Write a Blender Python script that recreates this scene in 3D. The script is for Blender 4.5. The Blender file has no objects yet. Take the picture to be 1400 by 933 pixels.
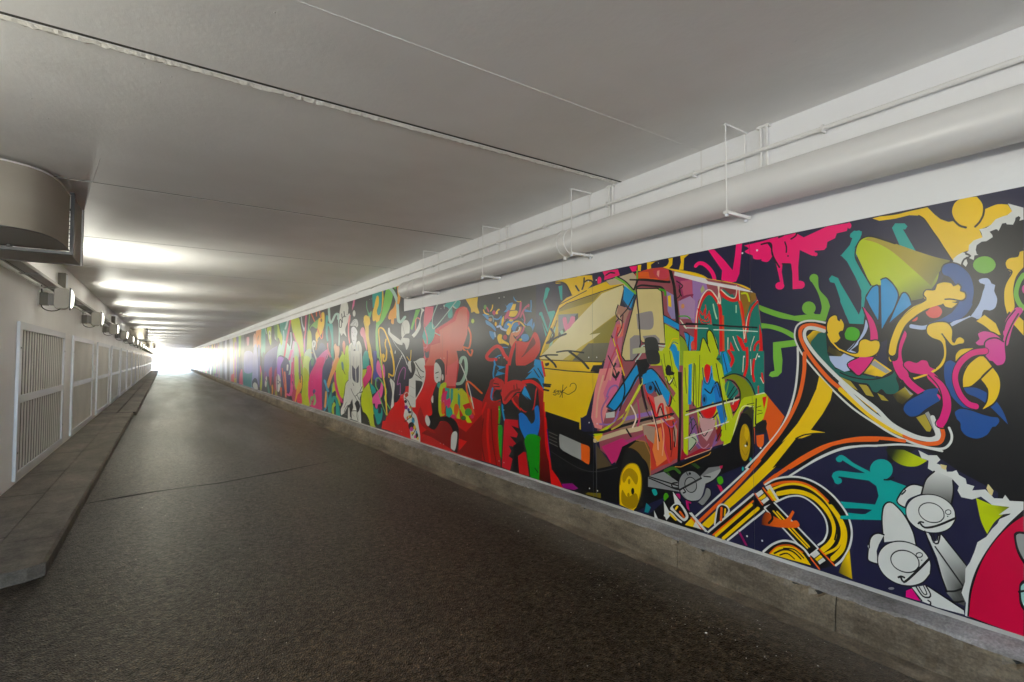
import bpy, bmesh, math, random
import numpy as np
from mathutils import Vector, Matrix
from mathutils.geometry import delaunay_2d_cdt

random.seed(7)
SC = bpy.context.scene
COL = SC.collection
R = math.radians

# ------------------------------------------------------------------ camera, world, sun, exposure
cam_d = bpy.data.cameras.new('camera')
cam = bpy.data.objects.new('camera', cam_d)
COL.objects.link(cam)
cam_d.sensor_width = 36.0
cam_d.lens = 36.0 * 702.0 / 1400.0
cam_d.clip_start = 0.05
cam_d.clip_end = 2000
cam.rotation_euler = (R(90 + 2.08), 0, R(-34.08))
cam.location = (0, 0, 0)          # eye level is z = 0; the road lies 1.46 m below
SC.camera = cam

world = bpy.data.worlds.new('World')
SC.world = world
world.use_nodes = True
wn = world.node_tree
for n in list(wn.nodes):
    wn.nodes.remove(n)
sky = wn.nodes.new('ShaderNodeTexSky')
sky.sky_type = 'NISHITA'
sky.sun_disc = False
sky.sun_elevation = R(48)
sky.sun_rotation = R(25)
sky.air_density = 1.0
sky.dust_density = 0.4
sky.ozone_density = 3.0
bg = wn.nodes.new('ShaderNodeBackground')
bg.inputs['Strength'].default_value = 0.15
wo = wn.nodes.new('ShaderNodeOutputWorld')
wn.links.new(sky.outputs[0], bg.inputs[0])
wn.links.new(bg.outputs[0], wo.inputs[0])

sun_d = bpy.data.lights.new('sun', 'SUN')
sun_d.energy = 4.0
sun_d.angle = R(2)
sun_d.color = (1, 0.96, 0.9)
sun = bpy.data.objects.new('sun', sun_d)
COL.objects.link(sun)
sun.rotation_euler = (R(42), 0, R(180 - 25))

SC.view_settings.view_transform = 'Standard'
SC.view_settings.look = 'None'
SC.view_settings.exposure = 3.5
SC.view_settings.gamma = 1.0
SC.view_settings.use_curve_mapping = False
SC.render.engine = 'CYCLES'
cy = SC.cycles
cy.use_denoising = True
cy.denoising_prefilter = 'ACCURATE'
cy.denoising_input_passes = 'RGB_ALBEDO_NORMAL'
cy.max_bounces = 10
cy.diffuse_bounces = 6
cy.glossy_bounces = 4
cy.sample_clamp_indirect = 6
cy.use_light_tree = True
cy.caustics_reflective = False
cy.caustics_refractive = False

# ------------------------------------------------------------------ dimensions (metres)
ROAD = -1.46
CEIL = 1.47
XL = -1.34
XR = 3.10
Y0 = -6.0        # near portal
Y1 = 84.0        # far portal
WALK = -1.37

# ------------------------------------------------------------------ helpers
def srgb(h):
    h = h.lstrip('#')
    v = [int(h[i:i+2], 16) / 255 for i in (0, 2, 4)]
    return tuple((c / 12.92 if c <= 0.04045 else ((c + 0.055) / 1.055) ** 2.4) for c in v) + (1.0,)

def new_mat(name, rough=0.6, col=(0.5, 0.5, 0.5, 1), metal=0.0):
    m = bpy.data.materials.new(name)
    m.use_nodes = True
    b = m.node_tree.nodes['Principled BSDF']
    b.inputs['Base Color'].default_value = col
    b.inputs['Roughness'].default_value = rough
    b.inputs['Metallic'].default_value = metal
    return m, m.node_tree, b

def noise(nt, scale, detail=4, vec=None, rough=0.55):
    n = nt.nodes.new('ShaderNodeTexNoise')
    n.inputs['Scale'].default_value = scale
    n.inputs['Detail'].default_value = detail
    n.inputs['Roughness'].default_value = rough
    if vec is not None:
        nt.links.new(vec, n.inputs['Vector'])
    return n

def ramp(nt, fac, stops):
    r = nt.nodes.new('ShaderNodeValToRGB')
    nt.links.new(fac, r.inputs[0])
    e = r.color_ramp.elements
    while len(e) > len(stops):
        e.remove(e[-1])
    while len(e) < len(stops):
        e.new(0.5)
    for i, (p, c) in enumerate(stops):
        e[i].position = p
        e[i].color = c if len(c) == 4 else tuple(c) + (1,)
    return r

def mix(nt, fac, a, b, mode='MIX'):
    m = nt.nodes.new('ShaderNodeMix')
    m.data_type = 'RGBA'
    m.blend_type = mode
    for s, v in ((m.inputs[0], fac), (m.inputs[6], a), (m.inputs[7], b)):
        if isinstance(v, (int, float)):
            s.default_value = v
        elif isinstance(v, tuple):
            s.default_value = v
        else:
            nt.links.new(v, s)
    return m.outputs[2]

def coords(nt, scale=(1, 1, 1)):
    g = nt.nodes.new('ShaderNodeNewGeometry')
    mp = nt.nodes.new('ShaderNodeMapping')
    mp.inputs['Scale'].default_value = scale
    nt.links.new(g.outputs['Position'], mp.inputs['Vector'])
    return mp.outputs[0]

def bump(nt, b, h, strength, dist=0.01, prev=None):
    n = nt.nodes.new('ShaderNodeBump')
    n.inputs['Strength'].default_value = strength
    n.inputs['Distance'].default_value = dist
    nt.links.new(h, n.inputs['Height'])
    if prev is not None:
        nt.links.new(prev, n.inputs['Normal'])
    nt.links.new(n.outputs[0], b.inputs['Normal'])
    return n.outputs[0]

def obj(name, bm, m, parent=None, smooth=False, bevel=0.0):
    bmesh.ops.recalc_face_normals(bm, faces=bm.faces[:])
    me = bpy.data.meshes.new(name)
    bm.to_mesh(me)
    bm.free()
    for mm in (m if isinstance(m, (list, tuple)) else [m]):
        me.materials.append(mm)
    if smooth:
        for p in me.polygons:
            p.use_smooth = True
        me.set_sharp_from_angle(angle=R(38))
    o = bpy.data.objects.new(name, me)
    COL.objects.link(o)
    if parent is not None:
        o.parent = parent
    if bevel:
        md = o.modifiers.new('bevel', 'BEVEL')
        md.width = bevel
        md.segments = 2
        md.limit_method = 'ANGLE'
    return o

def tag(o, label=None, cat=None, group=None, kind=None):
    for k, v in (('label', label), ('category', cat), ('group', group), ('kind', kind)):
        if v:
            o[k] = v
    return o

def empty(name, loc, label=None, cat=None, group=None, rz=0):
    o = bpy.data.objects.new(name, None)
    o.empty_display_size = 0.1
    COL.objects.link(o)
    o.location = loc
    o.rotation_euler = (0, 0, rz)
    return tag(o, label, cat, group)

def add_box(bm, x0, x1, y0, y1, z0, z1, mi=0):
    v = [bm.verts.new(p) for p in ((x0, y0, z0), (x1, y0, z0), (x1, y1, z0), (x0, y1, z0),
                                   (x0, y0, z1), (x1, y0, z1), (x1, y1, z1), (x0, y1, z1))]
    for f in ((0, 3, 2, 1), (4, 5, 6, 7), (0, 1, 5, 4), (1, 2, 6, 5), (2, 3, 7, 6), (3, 0, 4, 7)):
        fc = bm.faces.new([v[i] for i in f])
        fc.material_index = mi

def box(x0, x1, y0, y1, z0, z1):
    bm = bmesh.new()
    add_box(bm, x0, x1, y0, y1, z0, z1)
    return bm

def add_tube(bm, pts, r, n=10, cap=True):
    pts = [Vector(p) for p in pts]
    rs = r if isinstance(r, (list, tuple)) else [r] * len(pts)
    rings = []
    prev = None
    for i, p in enumerate(pts):
        t = (pts[min(i + 1, len(pts) - 1)] - pts[max(i - 1, 0)]).normalized()
        if prev is None:
            a = t.orthogonal().normalized()
        else:
            a = (prev - t * prev.dot(t)).normalized()
        prev = a
        b = t.cross(a)
        rings.append([bm.verts.new(p + (a * math.cos(2 * math.pi * k / n) + b * math.sin(2 * math.pi * k / n)) * rs[i])
                      for k in range(n)])
    for i in range(len(rings) - 1):
        for k in range(n):
            bm.faces.new((rings[i][k], rings[i][(k + 1) % n], rings[i + 1][(k + 1) % n], rings[i + 1][k]))
    if cap:
        bm.faces.new(rings[0][::-1])
        bm.faces.new(rings[-1])

def tube(pts, r, n=10):
    bm = bmesh.new()
    add_tube(bm, pts, r, n)
    return bm

def prism(profile, y0, y1):
    """closed x,z profile swept along y"""
    bm = bmesh.new()
    a = [bm.verts.new((x, y0, z)) for x, z in profile]
    b = [bm.verts.new((x, y1, z)) for x, z in profile]
    n = len(profile)
    for i in range(n):
        bm.faces.new((a[i], a[(i + 1) % n], b[(i + 1) % n], b[i]))
    bm.faces.new(a[::-1])
    bm.faces.new(b)
    return bm

def plate(poly, z0, z1):
    """x,y outline extruded from z0 to z1"""
    bm = bmesh.new()
    a = [bm.verts.new((x, y, z0)) for x, y in poly]
    b = [bm.verts.new((x, y, z1)) for x, y in poly]
    n = len(poly)
    for i in range(n):
        bm.faces.new((a[i], a[(i + 1) % n], b[(i + 1) % n], b[i]))
    bm.faces.new(a[::-1])
    bm.faces.new(b)
    return bm

def copy_tree(o, parent=None):
    c = o.copy()
    COL.objects.link(c)
    if parent is not None:
        c.parent = parent
    for ch in list(o.children):
        copy_tree(ch, c)
    return c

# ------------------------------------------------------------------ materials
def painted(name, col, rough=0.55, stain=0.12, grain=60, bstr=0.25, dark=(0.30, 0.28, 0.25, 1), smear=(1, 1, 1)):
    m, nt, b = new_mat(name, rough, col)
    big = noise(nt, 0.9, 6, coords(nt, smear))
    fac = ramp(nt, big.outputs[0], [(0.35, (0, 0, 0)), (0.75, (stain, stain, stain))])
    base = mix(nt, fac.outputs[0], col, dark)
    fine = noise(nt, grain, 6, coords(nt))
    nt.links.new(base, b.inputs['Base Color'])
    pr = bump(nt, b, fine.outputs[0], bstr, 0.004)
    lump = noise(nt, 5, 3, coords(nt))
    bump(nt, b, lump.outputs[0], bstr * 0.8, 0.02, pr)
    return m

M = {}
M['ceil'] = painted('painted_ceiling', (0.86, 0.85, 0.83, 1), 0.5, 0.26, 45, 0.2, (0.40, 0.37, 0.32, 1))
nt = M['ceil'].node_tree; b = nt.nodes['Principled BSDF']
# brush scratches and popped blisters in the paint
vo = nt.nodes.new('ShaderNodeTexVoronoi'); vo.inputs['Scale'].default_value = 9
nt.links.new(coords(nt, (1, 1, 1)), vo.inputs['Vector'])
pk = ramp(nt, vo.outputs['Distance'], [(0.0, (1, 1, 1)), (0.045, (0, 0, 0))])
pm = ramp(nt, noise(nt, 1.4, 3, coords(nt)).outputs[0], [(0.52, (0, 0, 0)), (0.62, (1, 1, 1))])
trw = noise(nt, 3.0, 6, coords(nt, (2.2, 0.5, 1)), 0.7)
fr_ = [l for l in nt.links if l.to_socket == b.inputs['Normal']][0].from_socket
bump(nt, b, trw.outputs[0], 0.13, 0.012, fr_)
bl = mix(nt, 1.0, pk.outputs[0], pm.outputs[0], 'MULTIPLY')
bump(nt, b, bl, 0.6, 0.006, [l for l in nt.links if l.to_socket == b.inputs['Normal']][0].from_socket)
M['wallL'] = painted('painted_concrete_wall', (0.86, 0.86, 0.87, 1), 0.45, 0.22, 30, 0.25, (0.34, 0.31, 0.26, 1), (1, 1, 0.35))
M['wallR'] = painted('painted_block_wall', (0.82, 0.82, 0.83, 1), 0.5, 0.08, 40, 0.2)
M['pipe'] = painted('pipe_paint', (0.76, 0.75, 0.74, 1), 0.32, 0.10, 25, 0.06)
M['rod'] = new_mat('white_rod_paint', 0.4, (0.78, 0.77, 0.75, 1))[0]
M['steel'] = painted('galvanised_frame', (0.72, 0.74, 0.80, 1), 0.38, 0.25, 20, 0.05, (0.3, 0.28, 0.26, 1))
M['steel'].node_tree.nodes['Principled BSDF'].inputs['Metallic'].default_value = 0.35
M['bar'] = painted('louvre_bar_paint', (0.68, 0.66, 0.62, 1), 0.45, 0.3, 12, 0.05, (0.2, 0.17, 0.13, 1))
M['dark'] = new_mat('dark_recess', 0.8, (0.03, 0.03, 0.03, 1))[0]
M['joint'] = new_mat('joint_dark_fill', 0.9, (0.05, 0.045, 0.04, 1))[0]
M['sealant'] = painted('old_sealant', (0.70, 0.68, 0.62, 1), 0.7, 0.5, 60, 0.8, (0.35, 0.3, 0.22, 1))
M['duct'] = painted('duct_sheet', (0.33, 0.30, 0.25, 1), 0.7, 0.35, 14, 0.08, (0.16, 0.13, 0.09, 1), (0.4, 0.4, 2.0))
M['flange'] = new_mat('flange_steel', 0.4, (0.10, 0.10, 0.10, 1), 0.6)[0]
M['tray'] = painted('tray_steel', (0.34, 0.33, 0.31, 1), 0.45, 0.3, 12, 0.05)
M['cable'] = new_mat('cable_rubber', 0.5, (0.02, 0.02, 0.02, 1))[0]
M['box'] = painted('ballast_box_paint', (0.20, 0.19, 0.16, 1), 0.5, 0.3, 15, 0.05)
M['head'] = painted('lamp_housing_paint', (0.46, 0.44, 0.38, 1), 0.45, 0.3, 15, 0.08)
m, nt, b = new_mat('lamp_glass', 0.3, (0.9, 0.9, 0.85, 1))
b.inputs['Emission Color'].default_value = (1.0, 0.95, 0.78, 1)
b.inputs['Emission Strength'].default_value = 1.0
M['lens'] = m

# damp patched asphalt
m, nt, b = new_mat('worn_asphalt', 0.4)
big = noise(nt, 0.55, 5, coords(nt, (1.0, 0.45, 1)))
trk = noise(nt, 1.3, 4, coords(nt, (1.2, 0.18, 1)))
agg = nt.nodes.new('ShaderNodeTexVoronoi'); agg.inputs['Scale'].default_value = 110
nt.links.new(coords(nt), agg.inputs['Vector'])
c1 = ramp(nt, agg.outputs['Color'], [(0.15, (0.006, 0.0045, 0.003)), (0.6, (0.040, 0.031, 0.021)), (0.92, (0.085, 0.070, 0.050)), (1.0, (0.34, 0.30, 0.25))])
c2 = ramp(nt, big.outputs[0], [(0.3, (0.42, 0.33, 0.23)), (0.7, (1.45, 1.2, 0.93))])
g2 = ramp(nt, noise(nt, 38, 6, coords(nt), 0.75).outputs[0], [(0.36, (0.25, 0.24, 0.22)), (0.5, (0.9, 0.88, 0.85)), (0.66, (2.3, 2.2, 2.0))])
cc = mix(nt, 1.0, c1.outputs[0], c2.outputs[0], 'MULTIPLY')
cc = mix(nt, 1.0, cc, g2.outputs[0], 'MULTIPLY')
spx = nt.nodes.new('ShaderNodeMath'); spx.operation = 'MULTIPLY'; spx.inputs[1].default_value = 0.34
nt.links.new(g2.outputs[0], spx.inputs[0])
nt.links.new(spx.outputs[0], b.inputs['Specular IOR Level'])
# dusty pale strip beside the kerbs
sx = nt.nodes.new('ShaderNodeSeparateXYZ'); gp = nt.nodes.new('ShaderNodeNewGeometry')
nt.links.new(gp.outputs['Position'], sx.inputs[0])
mr = nt.nodes.new('ShaderNodeMapRange'); mr.inputs[1].default_value = 2.45; mr.inputs[2].default_value = 2.98
nt.links.new(sx.outputs[0], mr.inputs[0])
dn = noise(nt, 3.0, 6, coords(nt, (1, 0.5, 1)))
dm = nt.nodes.new('ShaderNodeMath'); dm.operation = 'MULTIPLY'; dm.use_clamp = True
dr_ = ramp(nt, dn.outputs[0], [(0.3, (0.15, 0.15, 0.15)), (0.65, (0.85, 0.85, 0.85))])
nt.links.new(mr.outputs[0], dm.inputs[0]); nt.links.new(dr_.outputs[0], dm.inputs[1])
cc = mix(nt, dm.outputs[0], cc, (0.22, 0.19, 0.15, 1))
nt.links.new(cc, b.inputs['Base Color'])
rr = ramp(nt, trk.outputs[0], [(0.3, (0.29, 0.29, 0.29)), (0.75, (0.40, 0.40, 0.40))])
nt.links.new(rr.outputs[0], b.inputs['Roughness'])
pr = bump(nt, b, agg.outputs['Distance'], 1.0, 0.008)
pr = bump(nt, b, noise(nt, 28, 4, coords(nt)).outputs[0], 0.35, 0.008, pr)
bump(nt, b, noise(nt, 2.2, 5, coords(nt, (0.35, 1.3, 1))).outputs[0], 0.22, 0.03, pr)
M['road'] = m

def concrete(name, col, dark, scale=2.0, rough=0.7):
    m, nt, b = new_mat(name, rough)
    a = noise(nt, scale, 10, coords(nt, (1, 0.5, 1.6)), 0.78)
    r1 = ramp(nt, a.outputs[0], [(0.34, dark), (0.55, col), (0.7, tuple(min(1, c * 1.6) for c in col))])
    f = noise(nt, 90, 4, coords(nt))
    r2 = ramp(nt, f.outputs[0], [(0.3, (0.7, 0.7, 0.7)), (0.7, (1.2, 1.2, 1.2))])
    nt.links.new(mix(nt, 1.0, r1.outputs[0], r2.outputs[0], 'MULTIPLY'), b.inputs['Base Color'])
    pr = bump(nt, b, f.outputs[0], 0.5, 0.005)
    bump(nt, b, noise(nt, 9, 5, coords(nt)).outputs[0], 0.6, 0.02, pr)
    return m
M['walk'] = concrete('pavement_concrete', (0.16, 0.135, 0.11), (0.055, 0.045, 0.035), 1.6)
M['kerb'] = concrete('kerb_stone', (0.20, 0.158, 0.108), (0.06, 0.043, 0.027), 2.6)
M['ledge'] = concrete('ledge_concrete', (0.26, 0.245, 0.24), (0.11, 0.095, 0.085), 2.0)
M['skirt'] = painted('skirting_paint', (0.55, 0.54, 0.52, 1), 0.6, 0.6, 50, 0.6, (0.2, 0.17, 0.13, 1))
M['out'] = concrete('outside_ground', (0.55, 0.53, 0.50), (0.42, 0.40, 0.37), 0.6)

# ------------------------------------------------------------------ setting: ground, road, ceiling, walls
bm = bmesh.new()
vs = [bm.verts.new(p) for p in ((-900, -900, ROAD - 0.02), (900, -900, ROAD - 0.02), (900, 900, ROAD - 0.02), (-900, 900, ROAD - 0.02))]
bm.faces.new(vs)
tag(obj('ground', bm, M['out']), kind='structure')
# road: two sheets meeting at an irregular crack
bm = bmesh.new()
crack = [(-0.66, 6.80), (-0.3, 6.93), (-0.07, 6.99), (0.25, 7.02), (0.57, 7.05), (0.9, 7.17), (1.26, 7.31), (1.7, 7.50), (2.21, 7.68)]
W0 = [0.03, 0.065, 0.05, 0.03, 0.055, 0.035, 0.05, 0.03, 0.002]
def strip(ya, yb, xs=(-3.0, 3.4)):
    v = [bm.verts.new((x, y, ROAD)) for x, y in ((xs[0], ya), (xs[1], ya), (xs[1], yb), (xs[0], yb))]
    bm.faces.new(v)
strip(Y0 - 3, 6.0)
strip(8.6, Y1 + 4)
lo = [(-3.0, 6.7)] + [(x, y - w) for (x, y), w in zip(crack, W0)] + [(3.4, 7.9)]
hi = [(-3.0, 6.7)] + [(x, y) for (x, y) in crack] + [(3.4, 7.9)]
def band(a, yc, flip):
    base = [bm.verts.new((x, yc, ROAD)) for x, _ in a]
    top = [bm.verts.new((x, y, ROAD)) for x, y in a]
    for i in range(len(a) - 1):
        f = (base[i], base[i + 1], top[i + 1], top[i])
        bm.faces.new(f if not flip else f[::-1])
band(lo, 6.0, False)
band(hi, 8.6, True)
tag(obj('road', bm, M['road']), kind='structure')
bm = bmesh.new()
v = [bm.verts.new(p) for p in ((-3, 6, ROAD - .012), (3.4, 6, ROAD - .012), (3.4, 8.6, ROAD - .012), (-3, 8.6, ROAD - .012))]
bm.faces.new(v)
tag(obj('road_subgrade', bm, M['dark']), kind='structure')

# ceiling slabs with dark-filled joints
joints = [0.52 + 2.455 * k for k in range(-3, 35) if k != 0]
bm = bmesh.new()
prev = Y0
for j in joints + [Y1]:
    if j <= Y0 or j > Y1: continue
    wj = 0.026 if abs(j - 2.975) < .01 else 0.022
    add_box(bm, -3.2, 3.5, prev, j - wj / 2, CEIL, CEIL + 0.3)
    prev = j + wj / 2
    add_box(bm, -3.2, 3.5, j - wj / 2 + .0005, j + wj / 2 - .0005, CEIL + 0.0015, CEIL + 0.3, 1)  # near-flush strip, coloured dark for a deep gap's unlit, dirty sides
add_box(bm, -3.2, 3.5, Y0, Y1, CEIL + 0.302, CEIL + 0.6)
tag(obj('ceiling', bm, [M['ceil'], M['joint']]), kind='structure')
# ragged sealant squeezed from the first joint, thin ridges of old shuttering
def ridge(x0, x1, y0, y1, w, h, rag, n=160, name='sealant', mat='sealant', off=0.0):
    bm = bmesh.new()
    A = []; B = []; C = []
    for i in range(n + 1):
        t = i / n
        x = x0 + (x1 - x0) * t; y = y0 + (y1 - y0) * t
        e = random.uniform(-rag, rag); e2 = random.uniform(-rag, rag) * .4
        A.append(bm.verts.new((x, y + off - w / 2 + e2, CEIL + 0.001)))
        B.append(bm.verts.new((x, y + off + e2, CEIL - h * random.uniform(.6, 1.1))))
        C.append(bm.verts.new((x, y + off + w / 2 + e, CEIL + 0.001)))
    for i in range(n):
        bm.faces.new((A[i], A[i + 1], B[i + 1], B[i])); bm.faces.new((B[i], B[i + 1], C[i + 1], C[i]))
    return obj(name, bm, M[mat])
tag(ridge(-1.3, 3.08, 2.975, 2.975, 0.048, 0.012, 0.012, 260, 'joint_sealant', 'sealant', 0.040),
    'wide ragged strip of white sealant along the nearest open ceiling joint', 'sealant')
tag(ridge(0.3, 3.08, 2.19, 2.21, 0.005, 0.002, 0.002, 120, 'paint_ridge', 'ceil'),
    'thin white paint ridge crossing the ceiling nearer than the sealed joint', 'paint ridge')
tag(ridge(-0.70, -0.42, 6.58, 4.75, 0.045, 0.0025, 0.0, 20, 'ceiling_strip', 'ceil'),
    'faint raised strip running back along the ceiling from the duct corner', 'ceiling strip')
def hair(x0, x1, y0, y1):
    tag(ridge(x0, x1, y0, y1, 0.006, 0.0015, 0.001, 30, 'ceiling_seam', 'ceil'), kind='structure')
hair(0.9, 3.08, 12.8, 12.8)

WALLK = dict()
lw = obj('tunnel_wall', prism([(XL, ROAD - .3), (XL - 0.35, ROAD - .3), (XL - 0.35, CEIL - .001), (XL, CEIL - .001)], 6.6, Y1), M['wallL'])
tag(lw, 'off-white painted concrete wall holding the louvred panels and lamps', 'wall')
# return wall of the recess at the left edge of view and the wall further back
bm = bmesh.new()
add_box(bm, -2.75, XL - 0.352, 6.58, 6.9, ROAD - .3, CEIL - .001)
add_box(bm, -3.1, -2.752, Y0, 6.9, ROAD - .3, CEIL - .001)
tag(obj('recess_wall', bm, M['wallL']), 'off-white wall of the side recess before the louvred panels', 'wall')
rw = obj('tunnel_wall', box(XR, XR + 0.35, Y0, Y1, ROAD - .3, CEIL - .001), M['wallR'])
tag(rw, 'white painted wall behind the mural and the thick drain pipe', 'wall')
for k, y in enumerate([-.9, .55, 2.2, 3.72, 5.3, 6.9]):
    tag(obj('wall_seam', box(XR - 0.0015, XR + .01, y, y + 0.012, 0.78, CEIL - .002), M['pipe'], rw))

# pavement on the left with bevelled kerb stones
XK = -0.64
tag(obj('pavement', plate([(XL, Y1), (XL, 6.6), (-2.74, 6.57), (-2.74, 4.62), (-1.5, 4.56), (-0.99, 4.60), (-0.99, 13.9), (-0.97, Y1)], ROAD - .1, WALK), M['walk']), kind='structure')
bm = bmesh.new()
ys = [4.70, 5.35, 6.2]
y = 6.2
while y < 16.6:
    y += 1.0; ys.append(min(y, 16.7))
for i in range(len(ys) - 1):
    a, c = ys[i] + .004, ys[i + 1] - .004
    dz = random.uniform(-.003, .003)
    x0 = XK - .02 if i == 0 else XK
    f = 0.018
    v = prism([(-0.985, ROAD - .1), (XK + .005, ROAD - .1), (XK, WALK - f + dz), (XK - f, WALK + dz + .001), (-0.985, WALK + dz + .001)], a, c)
    me = bpy.data.meshes.new('t'); v.to_mesh(me); v.free(); bm.from_mesh(me); bpy.data.meshes.remove(me)
# rounded corner stones
cp = [(-0.985, 4.695), (XK, 4.695), (-0.66, 4.68), (-0.72, 4.63), (-0.84, 4.585), (-1.1, 4.55), (-1.6, 4.52), (-2.74, 4.5), (-2.74, 4.615), (-1.5, 4.555), (-0.995, 4.595)]
v = plate(cp[1:9] + [(-2.74, 4.612), (-1.5, 4.552), (-0.985, 4.59)] + [(-0.985, 4.695)], ROAD - .1, WALK + .001)
me = bpy.data.meshes.new('t'); v.to_mesh(me); v.free(); bm.from_mesh(me); bpy.data.meshes.remove(me)
y = 16.78
while y < Y1 - 1:
    v = prism([(-0.965, ROAD - .1), (XK + .065, ROAD - .1), (XK + .06, WALK - .018), (XK + .042, WALK + .002), (-0.965, WALK + .002)], y + .004, y + .996)
    me = bpy.data.meshes.new('t'); v.to_mesh(me); v.free(); bm.from_mesh(me); bpy.data.meshes.remove(me)
    y += 1.0
tag(obj('kerb', bm, M['walk'], bevel=0.004), kind='structure')
# thin grooves across the pavement
bm = bmesh.new()
for y in [5.5, 7.1, 8.4, 10.0, 12.0, 14.2]:
    add_box(bm, XL, -0.99, y, y + .006, WALK + .0005, WALK + .0025)
add_box(bm, XL, XK + .03, 16.70, 16.78, WALK - .02, WALK + .004)
tag(obj('pavement_joints', bm, M['dark']), kind='structure')

# kerb stones and sloping ledge under the mural
bm = bmesh.new()
y = -6.9
while y < Y1:
    L = random.uniform(0.95, 1.15)
    a = y + .003; c = min(y + L - .003, Y1)
    dx = random.uniform(-.006, .006); dz = random.uniform(-.004, .004)
    rings = []
    ns = 22 if y < 14 else 4
    for q in range(ns + 1):
        t = q / ns
        e = random.uniform(-.004, .004) + (random.uniform(0, .006) if t in (0, 1) else 0)
        ch = random.uniform(.008, .022) if random.random() < .10 else 0
        e2 = random.uniform(-.003, .003)
        rings.append([bm.verts.new((px, a + (c - a) * t, pz)) for px, pz in
                      ((2.975 + dx + e2, ROAD - .1), (3.2, ROAD - .1), (3.2, -1.252 + dz), (3.0 + dx + ch + e, -1.252 + dz - ch * .2),
                       (2.984 + dx + ch * .8 + e, -1.266 + dz - ch * .8), (2.978 + dx + e2, -1.30), (2.972 + dx - e2, -1.38))])
    for r0, r1 in zip(rings[:-1], rings[1:]):
        for q in range(7):
            bm.faces.new((r0[q], r0[(q + 1) % 7], r1[(q + 1) % 7], r1[q]))
    bm.faces.new(rings[0]); bm.faces.new(rings[-1][::-1])
    y += L
tag(obj('kerb', bm, M['kerb']), kind='structure')
tag(obj('kerb_bedding', box(3.0, 3.19, Y0, Y1, ROAD - .1, -1.27), M['dark']), kind='structure')
bm = bmesh.new()
n = 500
rows = []
for i in range(n + 1):
    y = Y0 + (Y1 - Y0) * (i / n) ** 2 if i else Y0
    e = random.uniform(-.004, .004)
    rows.append([bm.verts.new(p) for p in ((2.992 + e, y, -1.262), (3.0 + e, y, -1.246 + e), (3.04, y, -1.228 + e / 2), (3.08, y, -1.212 + random.uniform(-.002, .002)), (3.101, y, -1.206))])
for i in range(n):
    for k in range(4):
        bm.faces.new((rows[i][k], rows[i][k + 1], rows[i + 1][k + 1], rows[i + 1][k]))
tag(obj('kerb_mortar', bm, M['ledge'], smooth=True), kind='structure')
bm = bmesh.new()
rows = []
for i in range(n + 1):
    y = Y0 + (Y1 - Y0) * (i / n) ** 2 if i else Y0
    e = random.uniform(-.005, .005)
    rows.append([bm.verts.new(p) for p in ((2.88 + e * 3, y, ROAD + .003), (2.93 + e, y, ROAD + .012 + e / 2), (2.99, y, ROAD + .02 + e / 2))])
for i in range(n):
    for k in range(2):
        bm.faces.new((rows[i][k], rows[i][k + 1], rows[i + 1][k + 1], rows[i + 1][k]))
tag(obj('gutter', bm, M['kerb'], smooth=True), kind='structure')
tag(obj('skirting', box(3.086, 3.1, Y0, Y1, -1.212, -1.190), M['skirt']), 'thin pale skirting strip along the foot of the mural', 'skirting')
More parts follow.
